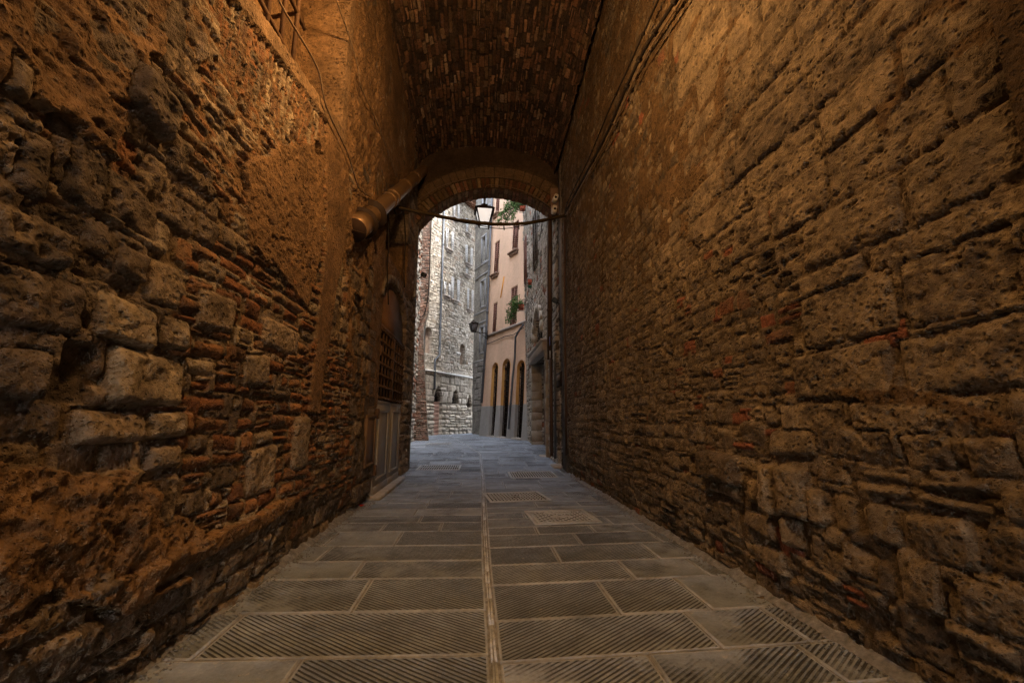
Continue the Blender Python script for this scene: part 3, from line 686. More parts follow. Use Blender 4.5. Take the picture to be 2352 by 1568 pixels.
# twin strips of the drainage line in the middle
q = MB(); y = -1.0
while y < 24:
    l = rs.uniform(.25, .6)
    for s_ in (-1, 1):
        a, b_ = y + .006, y + l - .006; w0 = .004; w1 = .015
        vs = []
        for Y in (a, b_):
            for w in (w0, w1): vs.append((xc(Y) + s_ * (w + rs.uniform(-.004, .004)), Y, gz(Y) + .001 + rs.uniform(-.002, .001)))
        vs2 = vs + [(v[0], v[1], v[2] - .02) for v in vs]
        q.add(vs2, [(0, 1, 3, 2), (0, 4, 5, 1), (2, 3, 7, 6), (0, 2, 6, 4), (1, 5, 7, 3)])
    y += l
q.build('drainage_line', simple('pale_joint_stone', '#aab0b8', .8, 0, .45, 18, .01), road)
tag(np_mesh('ground', [(-200, -200, -.3), (200, -200, -.3), (200, 300, -.3), (-200, 300, -.3)], [(0, 1, 2, 3)], M['mortar']), kind='structure')
# mortar fillets between walls and paving
q = MB()
def fillet(x, s_, y0, y1, w=.07):
    y = y0; pts = []
    while y < y1: pts.append((y, w * rs.uniform(.5, 1.3), rs.uniform(.015, .05))); y += .08
    vs = [];
    for (Y, ww, hh_) in pts: vs += [(x - s_ * .04, Y, gz(Y) + hh_ + .02), (x + s_ * ww * .5, Y, gz(Y) + hh_ * .5), (x + s_ * ww, Y, gz(Y) + .001)]
    fs = []
    for i in range(len(pts) - 1):
        for k in range(2): fs.append((i * 3 + k, i * 3 + k + 1, i * 3 + k + 4, i * 3 + k + 3))
    q.add(vs, fs)
fillet(XL - .03, 1, 1.2, 6.5, .04); fillet(XL - .03, 1, 8.9, 10.3, .05); fillet(XR + .03, -1, 1.2, 9.6, .045)
q.build('wall_foot_mortar', M['mortar'], road, True)
q = MB(); R_ = random.Random(9)
def grain(x, y, r):
    z = gz(y) + r * .3; vs = [(x + dx * r * R_.uniform(.6, 1.3), y + dy * r * R_.uniform(.6, 1.3), z + dz_ * r * R_.uniform(.4, .9)) for dx, dy, dz_ in ((1, 0, 0), (-1, 0, 0), (0, 1, 0), (0, -1, 0), (0, 0, 1), (0, 0, -1))]
    q.add(vs, [(0, 2, 4), (2, 1, 4), (1, 3, 4), (3, 0, 4), (2, 0, 5), (1, 2, 5), (3, 1, 5), (0, 3, 5)])
for _ in range(2600):
    y = 1.3 + 9.5 * R_.random() ** 1.4; sd_r = R_.random() < .5; off = abs(R_.gauss(0, .07))
    x = (XL + .01 + off) if sd_r else (XR - .0 - off); grain(x, y, R_.uniform(.003, .011) * (1 if off < .12 else .6))
for _ in range(500): grain(R_.uniform(-1.4, 1.8), R_.uniform(1.6, 9), R_.uniform(.002, .005))
tag(q.build('grit', M['mortar']), kind='stuff')
# ------------------------------------------------------------------ covers and grates
def cover(name, quad, label, style):
    P = [on_ground(*p) for p in quad]; c = sum(P, Vector()) / 4
    ux = ((P[1] - P[0]) + (P[2] - P[3])) / 2; W = ux.length; ux.normalize(); uy = ((P[0] - P[3]) + (P[1] - P[2])) / 2; D = uy.length
    dzdy = (gz(c.y + .2) - gz(c.y - .2)) / .4
    r = empty(name, (c.x, c.y, gz(c.y) + .002), (math.atan(dzdy), 0, math.atan2(ux.y, ux.x) * .6), label, 'manhole cover' if style != 'grate' else 'drain grate')
    w, d = W / 2, D / 2; f = .045
    q = MB()
    for e in ((-w, w, -d, -d + f), (-w, w, d - f, d), (-w, -w + f, -d + f, d - f), (w - f, w, -d + f, d - f)): q.box(e[0], e[1], e[2], e[3], -.01, .010, bev=.003)
    q.build('frame', M['cast_iron'], r)
    wi, di = w - f - .006, d - f - .006
    q = MB(); q.box(-wi, wi, -di, di, -.01, .002); q.build('cover_plate', M['cast_dark'], r)
    q = MB()
    if style == 'diamond':
        n = 7; st = 2 * wi / n
        for s_ in (1, -1):
            for i in range(-6, 14):
                x = -wi + i * st; L_ = []
                for t_ in np.linspace(0, 1, 2):
                    pass
                # clipped diagonal bar
                a = (x, -di); b_ = (x + s_ * 2 * di, di)
                t0, t1 = 0, 1
                dx = b_[0] - a[0]
                for lim, sg in ((-wi, 1), (wi, -1)):
                    fa = sg * (a[0] - lim); fb = sg * (b_[0] - lim)
                    if fa < 0 and fb < 0: t0, t1 = 1, 0
                    elif fa < 0: t0 = max(t0, fa / (fa - fb))
                    elif fb < 0: t1 = min(t1, fa / (fa - fb))
                if t1 - t0 > .1:
                    p0 = (a[0] + dx * t0, -di + 2 * di * t0); p1 = (a[0] + dx * t1, -di + 2 * di * t1)
                    q.tube([(p0[0], p0[1], .003), (p1[0], p1[1], .003)], .007, 4, False)
        q.box(-.12, .12, -.05, .05, 0, .009, bev=.003); q.box(-.17, .17, di * .45, di * .7, 0, .009, bev=.003)
        for e in ((-wi, wi, -di, -di + .04), (-wi, wi, di - .04, di), (-wi, -wi + .04, -di + .04, di - .04), (wi - .04, wi, -di + .04, di - .04)): q.box(e[0], e[1], e[2], e[3], 0, .0085)
    elif style == 'studs':
        nx = int(2 * wi / .055); ny = max(4, int(2 * di / .05))
        for i in range(nx):
            for j in range(ny):
                x = -wi + (i + .5 + .25 * (j % 2)) * 2 * wi / nx * .97; yy = -di + (j + .5) * 2 * di / ny
                if abs(x) < .09 and abs(yy) < .08: continue
                q.box(-.018, .018, -.014, .014, 0, .009, Matrix.Translation((x, yy, 0)) @ Matrix.Rotation(.785, 4, 'Z'), bev=.003)
        for e in ((-.08, -.06), (.06, .08)): q.box(e[0], e[1], -.06, .06, 0, .01)
        q.box(-.06, .06, -.01, .01, 0, .01)
    elif style == 'mesh':
        nx = int(2 * wi / .05); ny = max(5, int(2 * di / .045))
        for i in range(nx):
            for j in range(ny):
                x = -wi + (i + .5) * 2 * wi / nx; yy = -di + (j + .5) * 2 * di / ny
                q.box(x - .015, x + .015, yy - .013, yy + .013, 0, .0085)
    else:
        nx = int(2 * wi / .05)
        for i in range(nx):
            x = -wi + (i + .5) * 2 * wi / nx; q.box(x - .011, x + .011, -di, di, 0, .009)
        q.box(-wi, wi, -.012, .012, 0, .0085)
    q.build('raised_pattern', M['cast_iron'], r)
cover('manhole_cover', [(1207, 1175), (1343, 1169), (1377, 1199), (1227, 1206)], 'near iron cover with crossed diamond bars, right of the centre line', 'diamond')
cover('manhole_cover', [(1116, 1134), (1241, 1127), (1257, 1148), (1120, 1154)], 'middle iron cover with star-shaped studs touching the centre line of the paving', 'studs')
cover('manhole_cover', [(1163, 1084), (1266, 1082), (1284, 1096), (1176, 1098)], 'finely chequered dark cover beside the right house corner', 'mesh')
cover('drain_grate', [(964, 1068), (1056, 1068), (1060, 1079), (956, 1079)], 'wide slotted drain grate on the left of the paving beyond the steel door', 'grate')
cover('drain_grate', [(982, 1017), (1033, 1017), (1037, 1021), (980, 1021)], 'far slotted drain grate in front of the brick pier', 'grate')
# ================================================================== LEFT WALL BEYOND THE ARCH
LB = Frame('stone_wall', (-2.5, 0, 0), (0, 1), 'weathered stone wall in daylight beyond the arch on the left, seen edge-on beside the brick pier', 'wall')
S2 = Sheet(grid(10.5, 18.0, .03), grid(.0, 12.5, .03), 61, warp=.04, irr=.01)
S2.pack([(10, -1), (19, -1), (19, 13), (10, 13)], (.12, .2), (.2, .45), ht=(.02, .06), brick=.2, skip=.05, rough=.03, rnd=.3)
S2.build('masonry_face', M['side_stone'], LB.o); core(LB, 10.5, 21, .1, 3, -.05, 12.5, M['side_stone'], 'wall_core')
q = MB(); q.box(10.31, 10.49, -.95, 3, -.05, 12.5); q.build('return_wall', M['side_stone'], LB.o)
# brick pier with corbelled upper part
def pp(px, py, Y=17.8): p = on_y(px, py, Y); return p.x, p.z
BP = Frame('brick_pier', (-2.3, 17.8, .36), (1, 0), 'tall pale brick pier beyond the arch on the left, battered at its foot', 'pier')
S3 = Sheet(grid(-.6, .34, .02), grid(-.02, 14, .02), 71, warp=.01, irr=.006)
S3.pack([(-1, -1), (1, -1), (1, 13), (-1, 13)], (.07, .08), (.2, .3), ht=(.006, .016), edge=.006, brick=.9, rough=.008, rnd=.1, gap=.004)
def pier_fn(u, v, H):
    right = np.interp(v, [0, .3, 4.0, 4.6, 5.3, 14], [pp(984, 1000)[0] + 2.3, pp(982, 985)[0] + 2.3, pp(971, 800)[0] + 2.3, pp(972, 780)[0] + 2.3, pp(983, 745)[0] + 2.3, pp(990, 480)[0] + 2.3])
    t = (u + .6) / .94; return np.stack([-.6 + t * (right + .6), -H, v], -1)
S3.build('brick_face', M['brick_pier'], BP.o, pier_fn)
q = MB(); zz = [0, .3, 4.0, 4.6, 5.3, 14]; rr = [pp(984, 1000)[0] + 2.3, pp(982, 985)[0] + 2.3, pp(971, 800)[0] + 2.3, pp(972, 780)[0] + 2.3, pp(983, 745)[0] + 2.3, pp(990, 480)[0] + 2.3]
for i in range(5):
    vs = []
    for z, r_ in ((zz[i], rr[i]), (zz[i + 1], rr[i + 1])):
        for x in (-.6, r_):
            for yy in (.015, .3): vs.append((x, yy, z))
    q.add(vs, [(0, 2, 6, 4), (2, 3, 7, 6), (3, 1, 5, 7), (1, 0, 4, 5)])
q.build('pier_core', M['brick_pier'], BP.o)
q = MB(); w = [on_y(x, y, 17.7) for x, y in ((991, 500), (988, 560), (986, 640), (982, 690), (975, 720), (967, 727), (957, 722), (950, 705), (947, 690))]; q.tube(catmull(w), .022, 6)
tag(q.build('hanging_cable', M['cable'], None, True), 'dark cable dropping down the brick pier and looping at its lower end', 'cable')
# ================================================================== windows / shutters helpers
def shutter(mb, x0, x1, y, z0, z1, th=.04, n=None):
    f = min(.06, (x1 - x0) * .16); n = n or max(6, int((z1 - z0) / .11))
    mb.box(x0, x0 + f, y, y + th, z0, z1); mb.box(x1 - f, x1, y, y + th, z0, z1)
    for z in (z0, (z0 + z1) / 2 - f / 2, z1 - f): mb.box(x0 + f, x1 - f, y + .003, y + th - .003, z, z + f)
    for i in range(n):
        z = z0 + f + (z1 - z0 - 2 * f) * (i + .5) / n; h = (z1 - z0) / n * .33
        mb.add([(x0 + f, y + .002, z - h), (x1 - f, y + .002, z - h), (x1 - f, y + th - .004, z + h), (x0 + f, y + th - .004, z + h),
                (x0 + f, y + .014, z - h), (x1 - f, y + .014, z - h), (x1 - f, y + th, z + h * .6), (x0 + f, y + th, z + h * .6)],
               [(0, 1, 2, 3), (7, 6, 5, 4), (0, 4, 5, 1), (3, 2, 6, 7)])
def window(fr, sh_, x0, x1, z0, z1, style, smat, depth=.22, sill=None, wo=None, ys=.02):
    """style: open (leaves folded back on the wall), closed, plain"""
    sh_.carve(x0, x1, z0, z1, depth)
    w = empty('window'); w.parent = fr.o
    if style != 'closed':
        q = MB(); f = .06
        for e in ((x0, x1, z0, z0 + f), (x0, x1, z1 - f, z1), (x0, x0 + f, z0 + f, z1 - f), (x1 - f, x1, z0 + f, z1 - f), ((x0 + x1) / 2 - f / 2, (x0 + x1) / 2 + f / 2, z0 + f, z1 - f)): q.box(e[0], e[1], depth - .08, depth - .02, e[2], e[3])
        q.build('frame', M['frame_white'], w); q = MB(); q.box(x0 + .02, x1 - .02, depth - .045, depth - .03, z0 + .02, z1 - .02); q.build('pane', M['glass'], w)
    lw = wo or (x1 - x0) / 2
    if style == 'open':
        for a, b_ in ((x0 - lw - .01, x0 - .01), (x1 + .01, x1 + lw + .01)):
            q = MB(); shutter(q, a, b_, -.12, z0, z1); q.build('shutter', smat, w)
    if style == 'closed':
        for a, b_ in ((x0 + .01, (x0 + x1) / 2 - .004), ((x0 + x1) / 2 + .004, x1 - .01)):
            q = MB(); shutter(q, a, b_, ys, z0 + .01, z1 - .01); q.build('shutter', smat, w)
    if sill:
        q = MB(); q.box(x0 - .12, x1 + .12, -.2, .06, z0 - .1, z0 - .005, bev=.02); q.box(x0 - .06, x1 + .06, -.12, .05, z0 - .2, z0 - .102, bev=.02); q.build('sill', sill, w)
    return w
# ================================================================== WHITE STONE BUILDING
wl = Vector((-.142 * 22, 22, .38)); wd = Vector((.50, .866))
WB = Frame('stone_building', (-.115 * 22 - 1.2, 22 - 2.08, .36), wd, 'tall pale limestone building at the bend with grey shutters and pointed basement openings', 'building')
xr_ = WB.on(1092, 700).x + .5
EZ = WB.on(1085, 476).z
S4 = Sheet(grid(-2.5, xr_, .03), grid(-.05, EZ, .03), 81, warp=.05, wsc=.9, irr=.012)
cz = lambda px, py: WB.on(px, py).z
ledge = cz(1030, 858) 
S4.pack([(-3, ledge), (9, ledge), (9, 14), (-3, 14)], (.1, .19), (.16, .45), ht=(.01, .03), edge=.02, brick=.03, skip=.05, rough=.015, rnd=.2, gap=.006)
S4.pack([(-3, cz(1030, 925)), (9, cz(1030, 925)), (9, ledge), (-3, ledge)], (.28, .4), (.3, .6), ht=(.02, .03), edge=.015, rough=.01, rnd=.08, tone=.1)
S4.pack([(-3, -1), (9, -1), (9, cz(1030, 925)), (-3, cz(1030, 925))], (.16, .3), (.3, .7), ht=(.05, .14), edge=.04, rough=.05, rnd=.35, tone=.3)
for (x0, x1, y0, y1, st) in ((1025.8, 1034.2, 529, 573, 'open'), (1070.5, 1078.2, 567, 606, 'open'), (1069.5, 1076.4, 608, 632, 'closed'), (1070.5, 1076.5, 501, 536, 'closed'), (1042, 1048.5, 468, 501, 'open'),
                              (1038.6, 1047.4, 640, 689, 'open'), (1020.5, 1027.6, 650, 679, 'open'), (1073.8, 1080.3, 665, 711, 'open')):
    a, b_, c, d = WB.rect(x0, x1, y0, y1); window(WB, S4, a, b_, c, d, st, M['shutter_grey'], .3, M['sill'], wo=min(.5, (b_ - a) * .5))
    S4.C[(S4.u > a - .15) & (S4.u < b_ + .15) & (S4.v > c - .15) & (S4.v < d + .15), 3] = .7
for (x0, x1, y0, y1, ar) in ((974, 992, 752, 811, .35), (1056, 1067, 791, 838, .3)):
    a, b_, c, d = WB.rect(x0, x1, y0, y1); mm = S4.carve(a, b_, c, d, .22, arch=ar); S4.C[mm] = (1, .5, 1, 0)
a, b_, c, d = WB.rect(1025, 1027.5, 777, 822); S4.carve(a, b_, c, d, .2)
for (x0, x1, y0, y1, lo) in ((996, 1014, 886, 990, 922), (1038, 1053, 895, 927, 927), (1072, 1083, 907, 936, 936)):
    a, b_, c, d = WB.rect(x0, x1, y0, y1); mm = S4.carve(a, b_, c if y1 < 950 else -1, d, .35, arch=.55, pointed=True)
    zl = WB.on((x0 + x1) / 2, lo).z
    w = empty('window'); w.parent = WB.o
    q = MB(); 
    for i in range(6): x = a + (b_ - a) * (i + .5) / 6; q.tube([(x, .12, zl), (x, .12, d - .02 - .5 * abs(i - 2.5) / 3)], .012, 5)
    for i in range(5): z = zl + (d - zl - .2) * (i + .3) / 5; q.tube([(a, .11, z), (b_, .11, z)], .012, 5)
    q.build('iron_bars', M['iron'], w); q = MB(); q.box(a, b_, .28, .31, zl, d); q.build('pane', M['dark_inside'], w)
    if y1 > 950:
        q = MB(); z = -.05; 
        while z < zl - .02: q.box(a, b_, .14, .2, z, min(z + .2, zl), bev=.008); z += .205
        q.build('door', M['pink_wood'], WB.o)
S4.build('masonry_face', M['white_stone'], WB.o)
core(WB, -6, xr_, .4, 5, -.05, EZ, M['white_stone'], 'wall_core')
q = MB(); q.box(-1, xr_, -.12, .05, ledge - .05, ledge + .03, bev=.02); q.build('string_course', M['frame_white'], WB.o)
q = MB(); ez_ = WB.on(1088, 489).z
q.box(-6, xr_ + .3, -.4, 5, EZ - .04, EZ + .05)
for i in range(60):
    x = -3 + i * .2
    if x > xr_ + .3: break
    q.tube([(x, -.55, EZ + .08), (x, 1.5, EZ + .7)], .085, 8)
    q.box(x - .04, x + .04, -.38, .0, EZ - .16, EZ - .04)
q.build('roof', M['roof_tile'], WB.o)
def facepipe(fr, pts, r, mat, name, label, off=-.1, cat='pipe', smooth=True):
    w = [fr.w(fr.on(x, y, off)) for x, y in pts]; q = MB(); q.tube(w, r, 10)
    for i in range(1, len(w)):
        a, b_ = w[i - 1], w[i]; L_ = (b_ - a).length
        k = int(L_ / 1.8)
        for j in range(k): t_ = (j + .5) / max(k, 1); p = a.lerp(b_, t_); dd = (b_ - a).normalized() * .03; q.tube([p - dd, p + dd], r * 1.25, 10)
    return tag(q.build(name, mat, None, smooth), label, cat)
facepipe(WB, [(1022, 440), (1013.5, 689), (1009.7, 815), (999.5, 826), (998, 894)], .055, M['zinc'], 'drainpipe', 'long dark drainpipe down the pale limestone building, kinked near its foot')
p0 = WB.on(1040, 813, -.02); q = MB(); lw_ = empty('wall_lamp', WB.w(p0), (0, 0, 0), 'small curved wall lamp on the limestone building right of its drainpipe', 'lamp')
q.tube(catmull([(0, 0, 0), (.12, -.08, .06), (.3, -.12, .03)]), .015, 6); q.build('arm', M['iron'], lw_)
q = MB(); q.tube([(.2, -.1, .06), (.42, -.14, -.03)], [.05, .1], 10); q.build('lamp_shade', M['frame_white'], lw_, True)
# ================================================================== GREY BUILDING
od = Vector((.418, -.908)); orgR = Vector((1.87, 17.8))
GB = Frame('plaster_building', (-.75 + .5, 23.9 + .23, .38), od, 'narrow grey plastered building between the limestone and the ochre building, with pale bands', 'building')
gl, grr = GB.on(1086, 900).x, GB.on(1130, 900).x + .3
S5 = Sheet(grid(gl, grr, .03), grid(-.05, 17, .03), 91, warp=0, irr=0); S5.H = .004 * S5.k; S5.C[..., 3] = 1
zr = GB.on(1092, 831).z; zp = GB.on(1092, 945).z
S5.C[..., 3] = np.where((S5.v < zr) & (S5.v > zp), 0, 1)
S5.pack([(gl - 1, zp), (grr, zp), (grr, zr), (gl - 1, zr)], (.3, .3), (.5, .5), ht=(.03, .03), edge=.006, rough=.004, rnd=.05, gap=.012, rot=0, tone=.5)
for (x0, x1, y0, y1) in ((1107.8, 1115.5, 545, 601), (1105.6, 1113.5, 647, 703), (1103.5, 1111, 753, 809), (1110, 1117, 452, 500)):
    a, b_, c, d = GB.rect(x0, x1, y0, y1); w = window(GB, S5, a, b_, c, d, 'plain', None, .25)
    q = MB(); t_ = .13
    for e in ((a - t_, b_ + t_, d, d + t_), (a - t_, b_ + t_, c - .08, c), (a - t_, a, c, d), (b_, b_ + t_, c, d)): q.box(e[0], e[1], -.03, .0, e[2], e[3])
    q.build('surround', M['trim'], w)
S5.build('plaster_face', [masonry('grey_plaster_and_ashlar', ['#8f8c87', '#9a9792', '#a8a5a0'], ['#8d7a6b', '#9a8678'], '#77746f', '#a39f96', .5, .012)], GB.o)
for py in (617, 640, 722, 745, 560 - 40, 498, 831): z = GB.on(1096, py).z; q = MB(); q.box(gl, grr, -.03, .01, z - .05, z + .05); q.build('string_course', M['trim'], GB.o)
core(GB, gl - .02, grr, .3, 5, -.05, 17, M['grey_plaster'], 'wall_core')
# ================================================================== ORANGE BUILDING
TL = .05
OB = Frame('plaster_building', (orgR.x, orgR.y, .36), od, 'leaning ochre plastered building with brown louvred shutters and three arched doorways', 'building', tilt=TL)
ol = OB.on(1108, 900).x; orr = .6
S6 = Sheet(grid(ol, orr, .025), grid(-.05, 15, .025), 101, warp=0, irr=0); S6.H = .003 * S6.k + .004 * S6.k2; S6.C[..., 3] = 1
OT = []
for (x0, x1, y0, y1) in ((1135, 1145.5, 556, 628), (1177, 1190, 510, 576), (1131.4, 1140.6, 697, 768), (1172, 1187, 660, 745), (1138.6, 1147, 440, 490), (1186, 1197, 400, 462)):
    a, b_, c, d = OB.rect(x0, x1, y0, y1); window(OB, S6, a, b_, c, d, 'closed', M['shutter_brown'], .12, M['sill_brown'] if y1 not in (768, 745) else None)
zpl = OB.on(1150, 931).z
for (x0, x1, y0, y1) in ((1127, 1141, 834, 996), (1151, 1169, 825, 998), (1185, 1203, 828, 1000)):
    a, b_, _, d = OB.rect(x0, x1, y0, y1); c = .08
    ar = (b_ - a) / 2; mm = S6.carve(a, b_, c, d, .24, arch=ar); 
    w = empty('doorway'); w.parent = OB.o; q = MB(); q.box(a, b_, .2, .23, c, d); q.build('pane', M['dark_inside'], w)
    if 'rev' not in M: M['rev'] = plasterm('ochre_and_grey_reveal', '#c29050', '#a0733f', .1, '#96938e', zpl)
    # coloured reveal lining
    q = MB(); prf = [(a + .004, c)] + [((a + b_) / 2 - (ar - .004) * math.cos(t_), d - ar + (ar - .004) * math.sin(t_)) for t_ in np.linspace(0, PI, 14)] + [(b_ - .004, c)]
    vs = [(x, yy, z) for x, z in prf for yy in (-.012, .2)]; q.add(vs, [(2 * i, 2 * i + 1, 2 * i + 3, 2 * i + 2) for i in range(len(prf) - 1)])
    q.build('painted_reveal', M['rev'], w)
    q = MB(); n = 5
    for i in range(n + 1): x = a + .02 + (b_ - a - .04) * i / n; hx_ = abs(x - (a + b_) / 2) / ar; q.tube([(x, .15, c), (x, .15, d - ar + ar * math.sqrt(max(0, 1 - hx_ ** 2)))], .018, 6)
    zz_ = c + .1
    while zz_ < d - ar: q.tube([(a, .14, zz_), (b_, .14, zz_)], .016, 6); zz_ += .24
    q.box(a, b_, .12, .19, d - ar - .06, d - ar + .04)
    for t_ in np.linspace(.3, PI - .3, 6): q.tube(catmull([((a + b_) / 2, .14, d - ar), ((a + b_) / 2 - ar * .5 * math.cos(t_ + .3), .14, d - ar + ar * .55 * math.sin(t_)), ((a + b_) / 2 - ar * .95 * math.cos(t_), .14, d - ar + ar * .95 * math.sin(t_))], 3), .014, 5)
    q.build('iron_grille', M['iron'], w)
    q = MB(); q.box(a - .02, b_ + .02, -.16, .3, -.05, c, bev=.015); q.build('step', M['threshold'], w)
# battered grey plinth
plm = (S6.v < zpl)
S6.H = S6.H + np.where(S6.H > -.1, np.clip((zpl - S6.v) * .035, 0, .08), 0) + np.where(plm & (S6.H > -.1), .012, 0)
M['orange'] = plasterm('ochre_plaster', '#d0b096', '#b39d88', .1, '#a5a29d', zpl)
S6.build('plaster_face', M['orange'], OB.o)
core(OB, ol, orr, .44, 6, -.05, 15, M['orange'], 'wall_core')
zc = OB.on(1160, 757).z; q = MB(); q.box(ol, orr, -.1, .02, zc - .04, zc + .05, bev=.015); q.build('string_course', M['sill'], OB.o)
q = MB(); a = OB.on(1158, 635, -.01); b_ = OB.on(1150, 684, -.01); q.tube([a, b_], .035, 6); q.build('ochre_patch', M['yellow'], OB.o)
facepipe(OB, [(1131, 430), (1126, 560), (1117, 770), (1106, 925)], .06, M['zinc'], 'drainpipe', 'grey drainpipe on the far left corner of the ochre building', -.12)
facepipe(OB, [(1202, 745), (1190, 762), (1184, 774), (1182.5, 822), (1177.6, 868), (1168, 985)], .045, M['zinc'], 'drainpipe', 'drainpipe bending down between the second and third arch of the ochre building', -.14)
facepipe(OB, [(1119, 790), (1140, 781), (1160, 772), (1180, 768), (1203, 752)], .018, M['cable'], 'wall_cable', 'cable running under the string course of the ochre building', -.05, 'cable')
# wall lantern on bracket
def lantern(name, loc, hgt, label, lit, glassmat, rz=0, r_top=.28, r_bot=.17, cat='lantern', hang=True):
    o = empty(name, loc, (0, 0, rz), label, cat); s_ = hgt
    rt, rb = r_top * s_ / 1.0, r_bot * s_; ht_ = .62 * s_
    C4 = [(1, 1), (-1, 1), (-1, -1), (1, -1)]
    q = MB()
    for i, (sx_, sy_) in enumerate(C4):
        q.tube([(sx_ * rb, sy_ * rb, 0), (sx_ * rt, sy_ * rt, ht_)], .026 * s_, 4)
        nx_ = C4[(i + 1) % 4]
        q.tube([(sx_ * rb, sy_ * rb, 0), (nx_[0] * rb, nx_[1] * rb, 0)], .02 * s_, 4); q.tube([(sx_ * rt, sy_ * rt, ht_), (nx_[0] * rt, nx_[1] * rt, ht_)], .024 * s_, 4)
    q.build('frame', M['iron'], o)
    q = MB(); k = 1.22; z1 = ht_ + .2 * s_
    vs = [(sx_ * rt * k, sy_ * rt * k, ht_ + .005) for sx_, sy_ in C4] + [(sx_ * rt * .38, sy_ * rt * .38, z1) for sx_, sy_ in C4]
    q.add(vs, [(3, 2, 1, 0), (4, 5, 6, 7)] + [(i, (i + 1) % 4, 4 + (i + 1) % 4, 4 + i) for i in range(4)])
    q.box(-rt * .38, rt * .38, -rt * .38, rt * .38, z1, z1 + .05 * s_); q.tube([(0, 0, z1 + .05 * s_), (0, 0, z1 + .1 * s_), (0, 0, z1 + .2 * s_)], [.05 * s_, .035 * s_, .01 * s_], 8)
    q.build('roof_cap', M['iron'], o)
    q = MB(); a_, b__ = rb * .95, rt * .95
    vs = [(sx_ * a_, sy_ * a_, .01) for sx_, sy_ in C4] + [(sx_ * b__, sy_ * b__, ht_ - .01) for sx_, sy_ in C4]
    q.add(vs, [(3, 2, 1, 0)] + [(i, (i + 1) % 4, 4 + (i + 1) % 4, 4 + i) for i in range(4)])
    q.build('glass_panes', glassmat, o)
    return o
# hanging lantern under the arch
hp = on_y(1112, 520, 10.35)
hl = lantern('hanging_lantern', hp, .66, 'lit white glass lantern hanging under the crown of the far arch', True, M['bulb_white'], rz=.06, r_top=.31, r_bot=.17)
q = MB(); q.tube([(0, 0, .5), (0, 0, 6.96 - hp.z)], .014, 6); q.tube([(0, 0, .5), (0, 0, .6)], .035, 8); q.build('hanging_rod', M['iron'], hl)
wp = OB.w(OB.on(1119, 766, -.12)); lx = on_y(1083, 762, wp.y - .2); 
wl2 = lantern('wall_lantern', lx + Vector((0.1, 0, .02)), .62, 'dark street lantern on an iron bracket at the corner of the ochre building', False, M['frost'], rz=.3, r_top=.28, r_bot=.16)
q = MB(); d = Matrix.Rotation(-.3, 4, 'Z') @ (wp - wl2.location); q.tube([(-.1, 0, -.02), (d.x, d.y, -.03)], .022, 6); q.tube([(d.x * .35, d.y * .35, -.03), (d.x, d.y, -.28)], .016, 6); q.tube([(d.x, d.y, -.35), (d.x, d.y, .08)], .03, 6); q.build('bracket', M['iron'], wl2)
# ================================================================== RIGHT STONE HOUSE (beyond the arch)
RH = Frame('stone_house', (XR, 18.9, .3), (0, -1), 'grey rubble stone house right of the arch with a deep stone doorway', 'house')
S7 = Sheet(grid(0, 8.6, .02), grid(-.35, 14, .024), 111, warp=.04, irr=.008); S7.hs = .45
S7.pack([(-1, -1), (10, -1), (10, 13), (-1, 13)], (.12, .22), (.2, .5), ht=(.02, .07), edge=.025, brick=.04, skip=.05, rough=.035, rnd=.3)
S7.pack([(-1, -1), (1.2, -1), (1.2, 4.2), (-1, 4.2)], (.07, .08), (.2, .3), ht=(.02, .035), edge=.01, brick=.95, rough=.01, rnd=.15)
a1, b1, c1_, d1 = RH.rect(1229, 1239, 483, 613); window(RH, S7, a1, b1, c1_, d1, 'closed', simple('dark_louvres', '#5d544c', .7, 0, .2), -.05, None, None, -.1)
a, b_, c, d = RH.rect(1208, 1213.5, 545, 648); window(RH, S7, a, b_, c, d, 'closed', M['shutter_brown'], -.05, None, None, -.1)
a, b_, c, d = RH.rect(1228, 1246, 718, 800); mm = S7.carve(a, b_, c, d, .3, arch=(b_ - a) * .45); w = empty('window'); w.parent = RH.o
q = MB(); q.box(a, b_, .25, .28, c, d); q.build('pane', M['dark_inside'], w)
q = MB()
for i in range(5): x = a + (b_ - a) * (i + .5) / 5; q.tube([(x, .1, c), (x, .1, d - .1 - .12 * abs(i - 2))], .016, 6)
for i in range(5): z = c + (d - c - .3) * (i + .3) / 5; q.tube([(a, .09, z), (b_, .09, z)], .014, 6)
q.build('iron_bars', M['iron'], w)
ar_ = (b_ - a) / 2; q = MB(); n = 9
for i in range(n):
    a0, a1_ = PI * i / n + .02, PI * (i + 1) / n - .02; pr = []
    for rr_, aa in ((0, (a0, a1_)), (.26, (a1_, a0))):
        for t_ in aa: pr.append(((a + b_) / 2 + (ar_ + rr_) * math.cos(t_), d - (b_ - a) * .45 + (ar_ + rr_) * math.sin(t_) * .95))
    q.prism(pr[::-1], -.09, .2)
q.build('window_arch', M['pale_stone'], w)
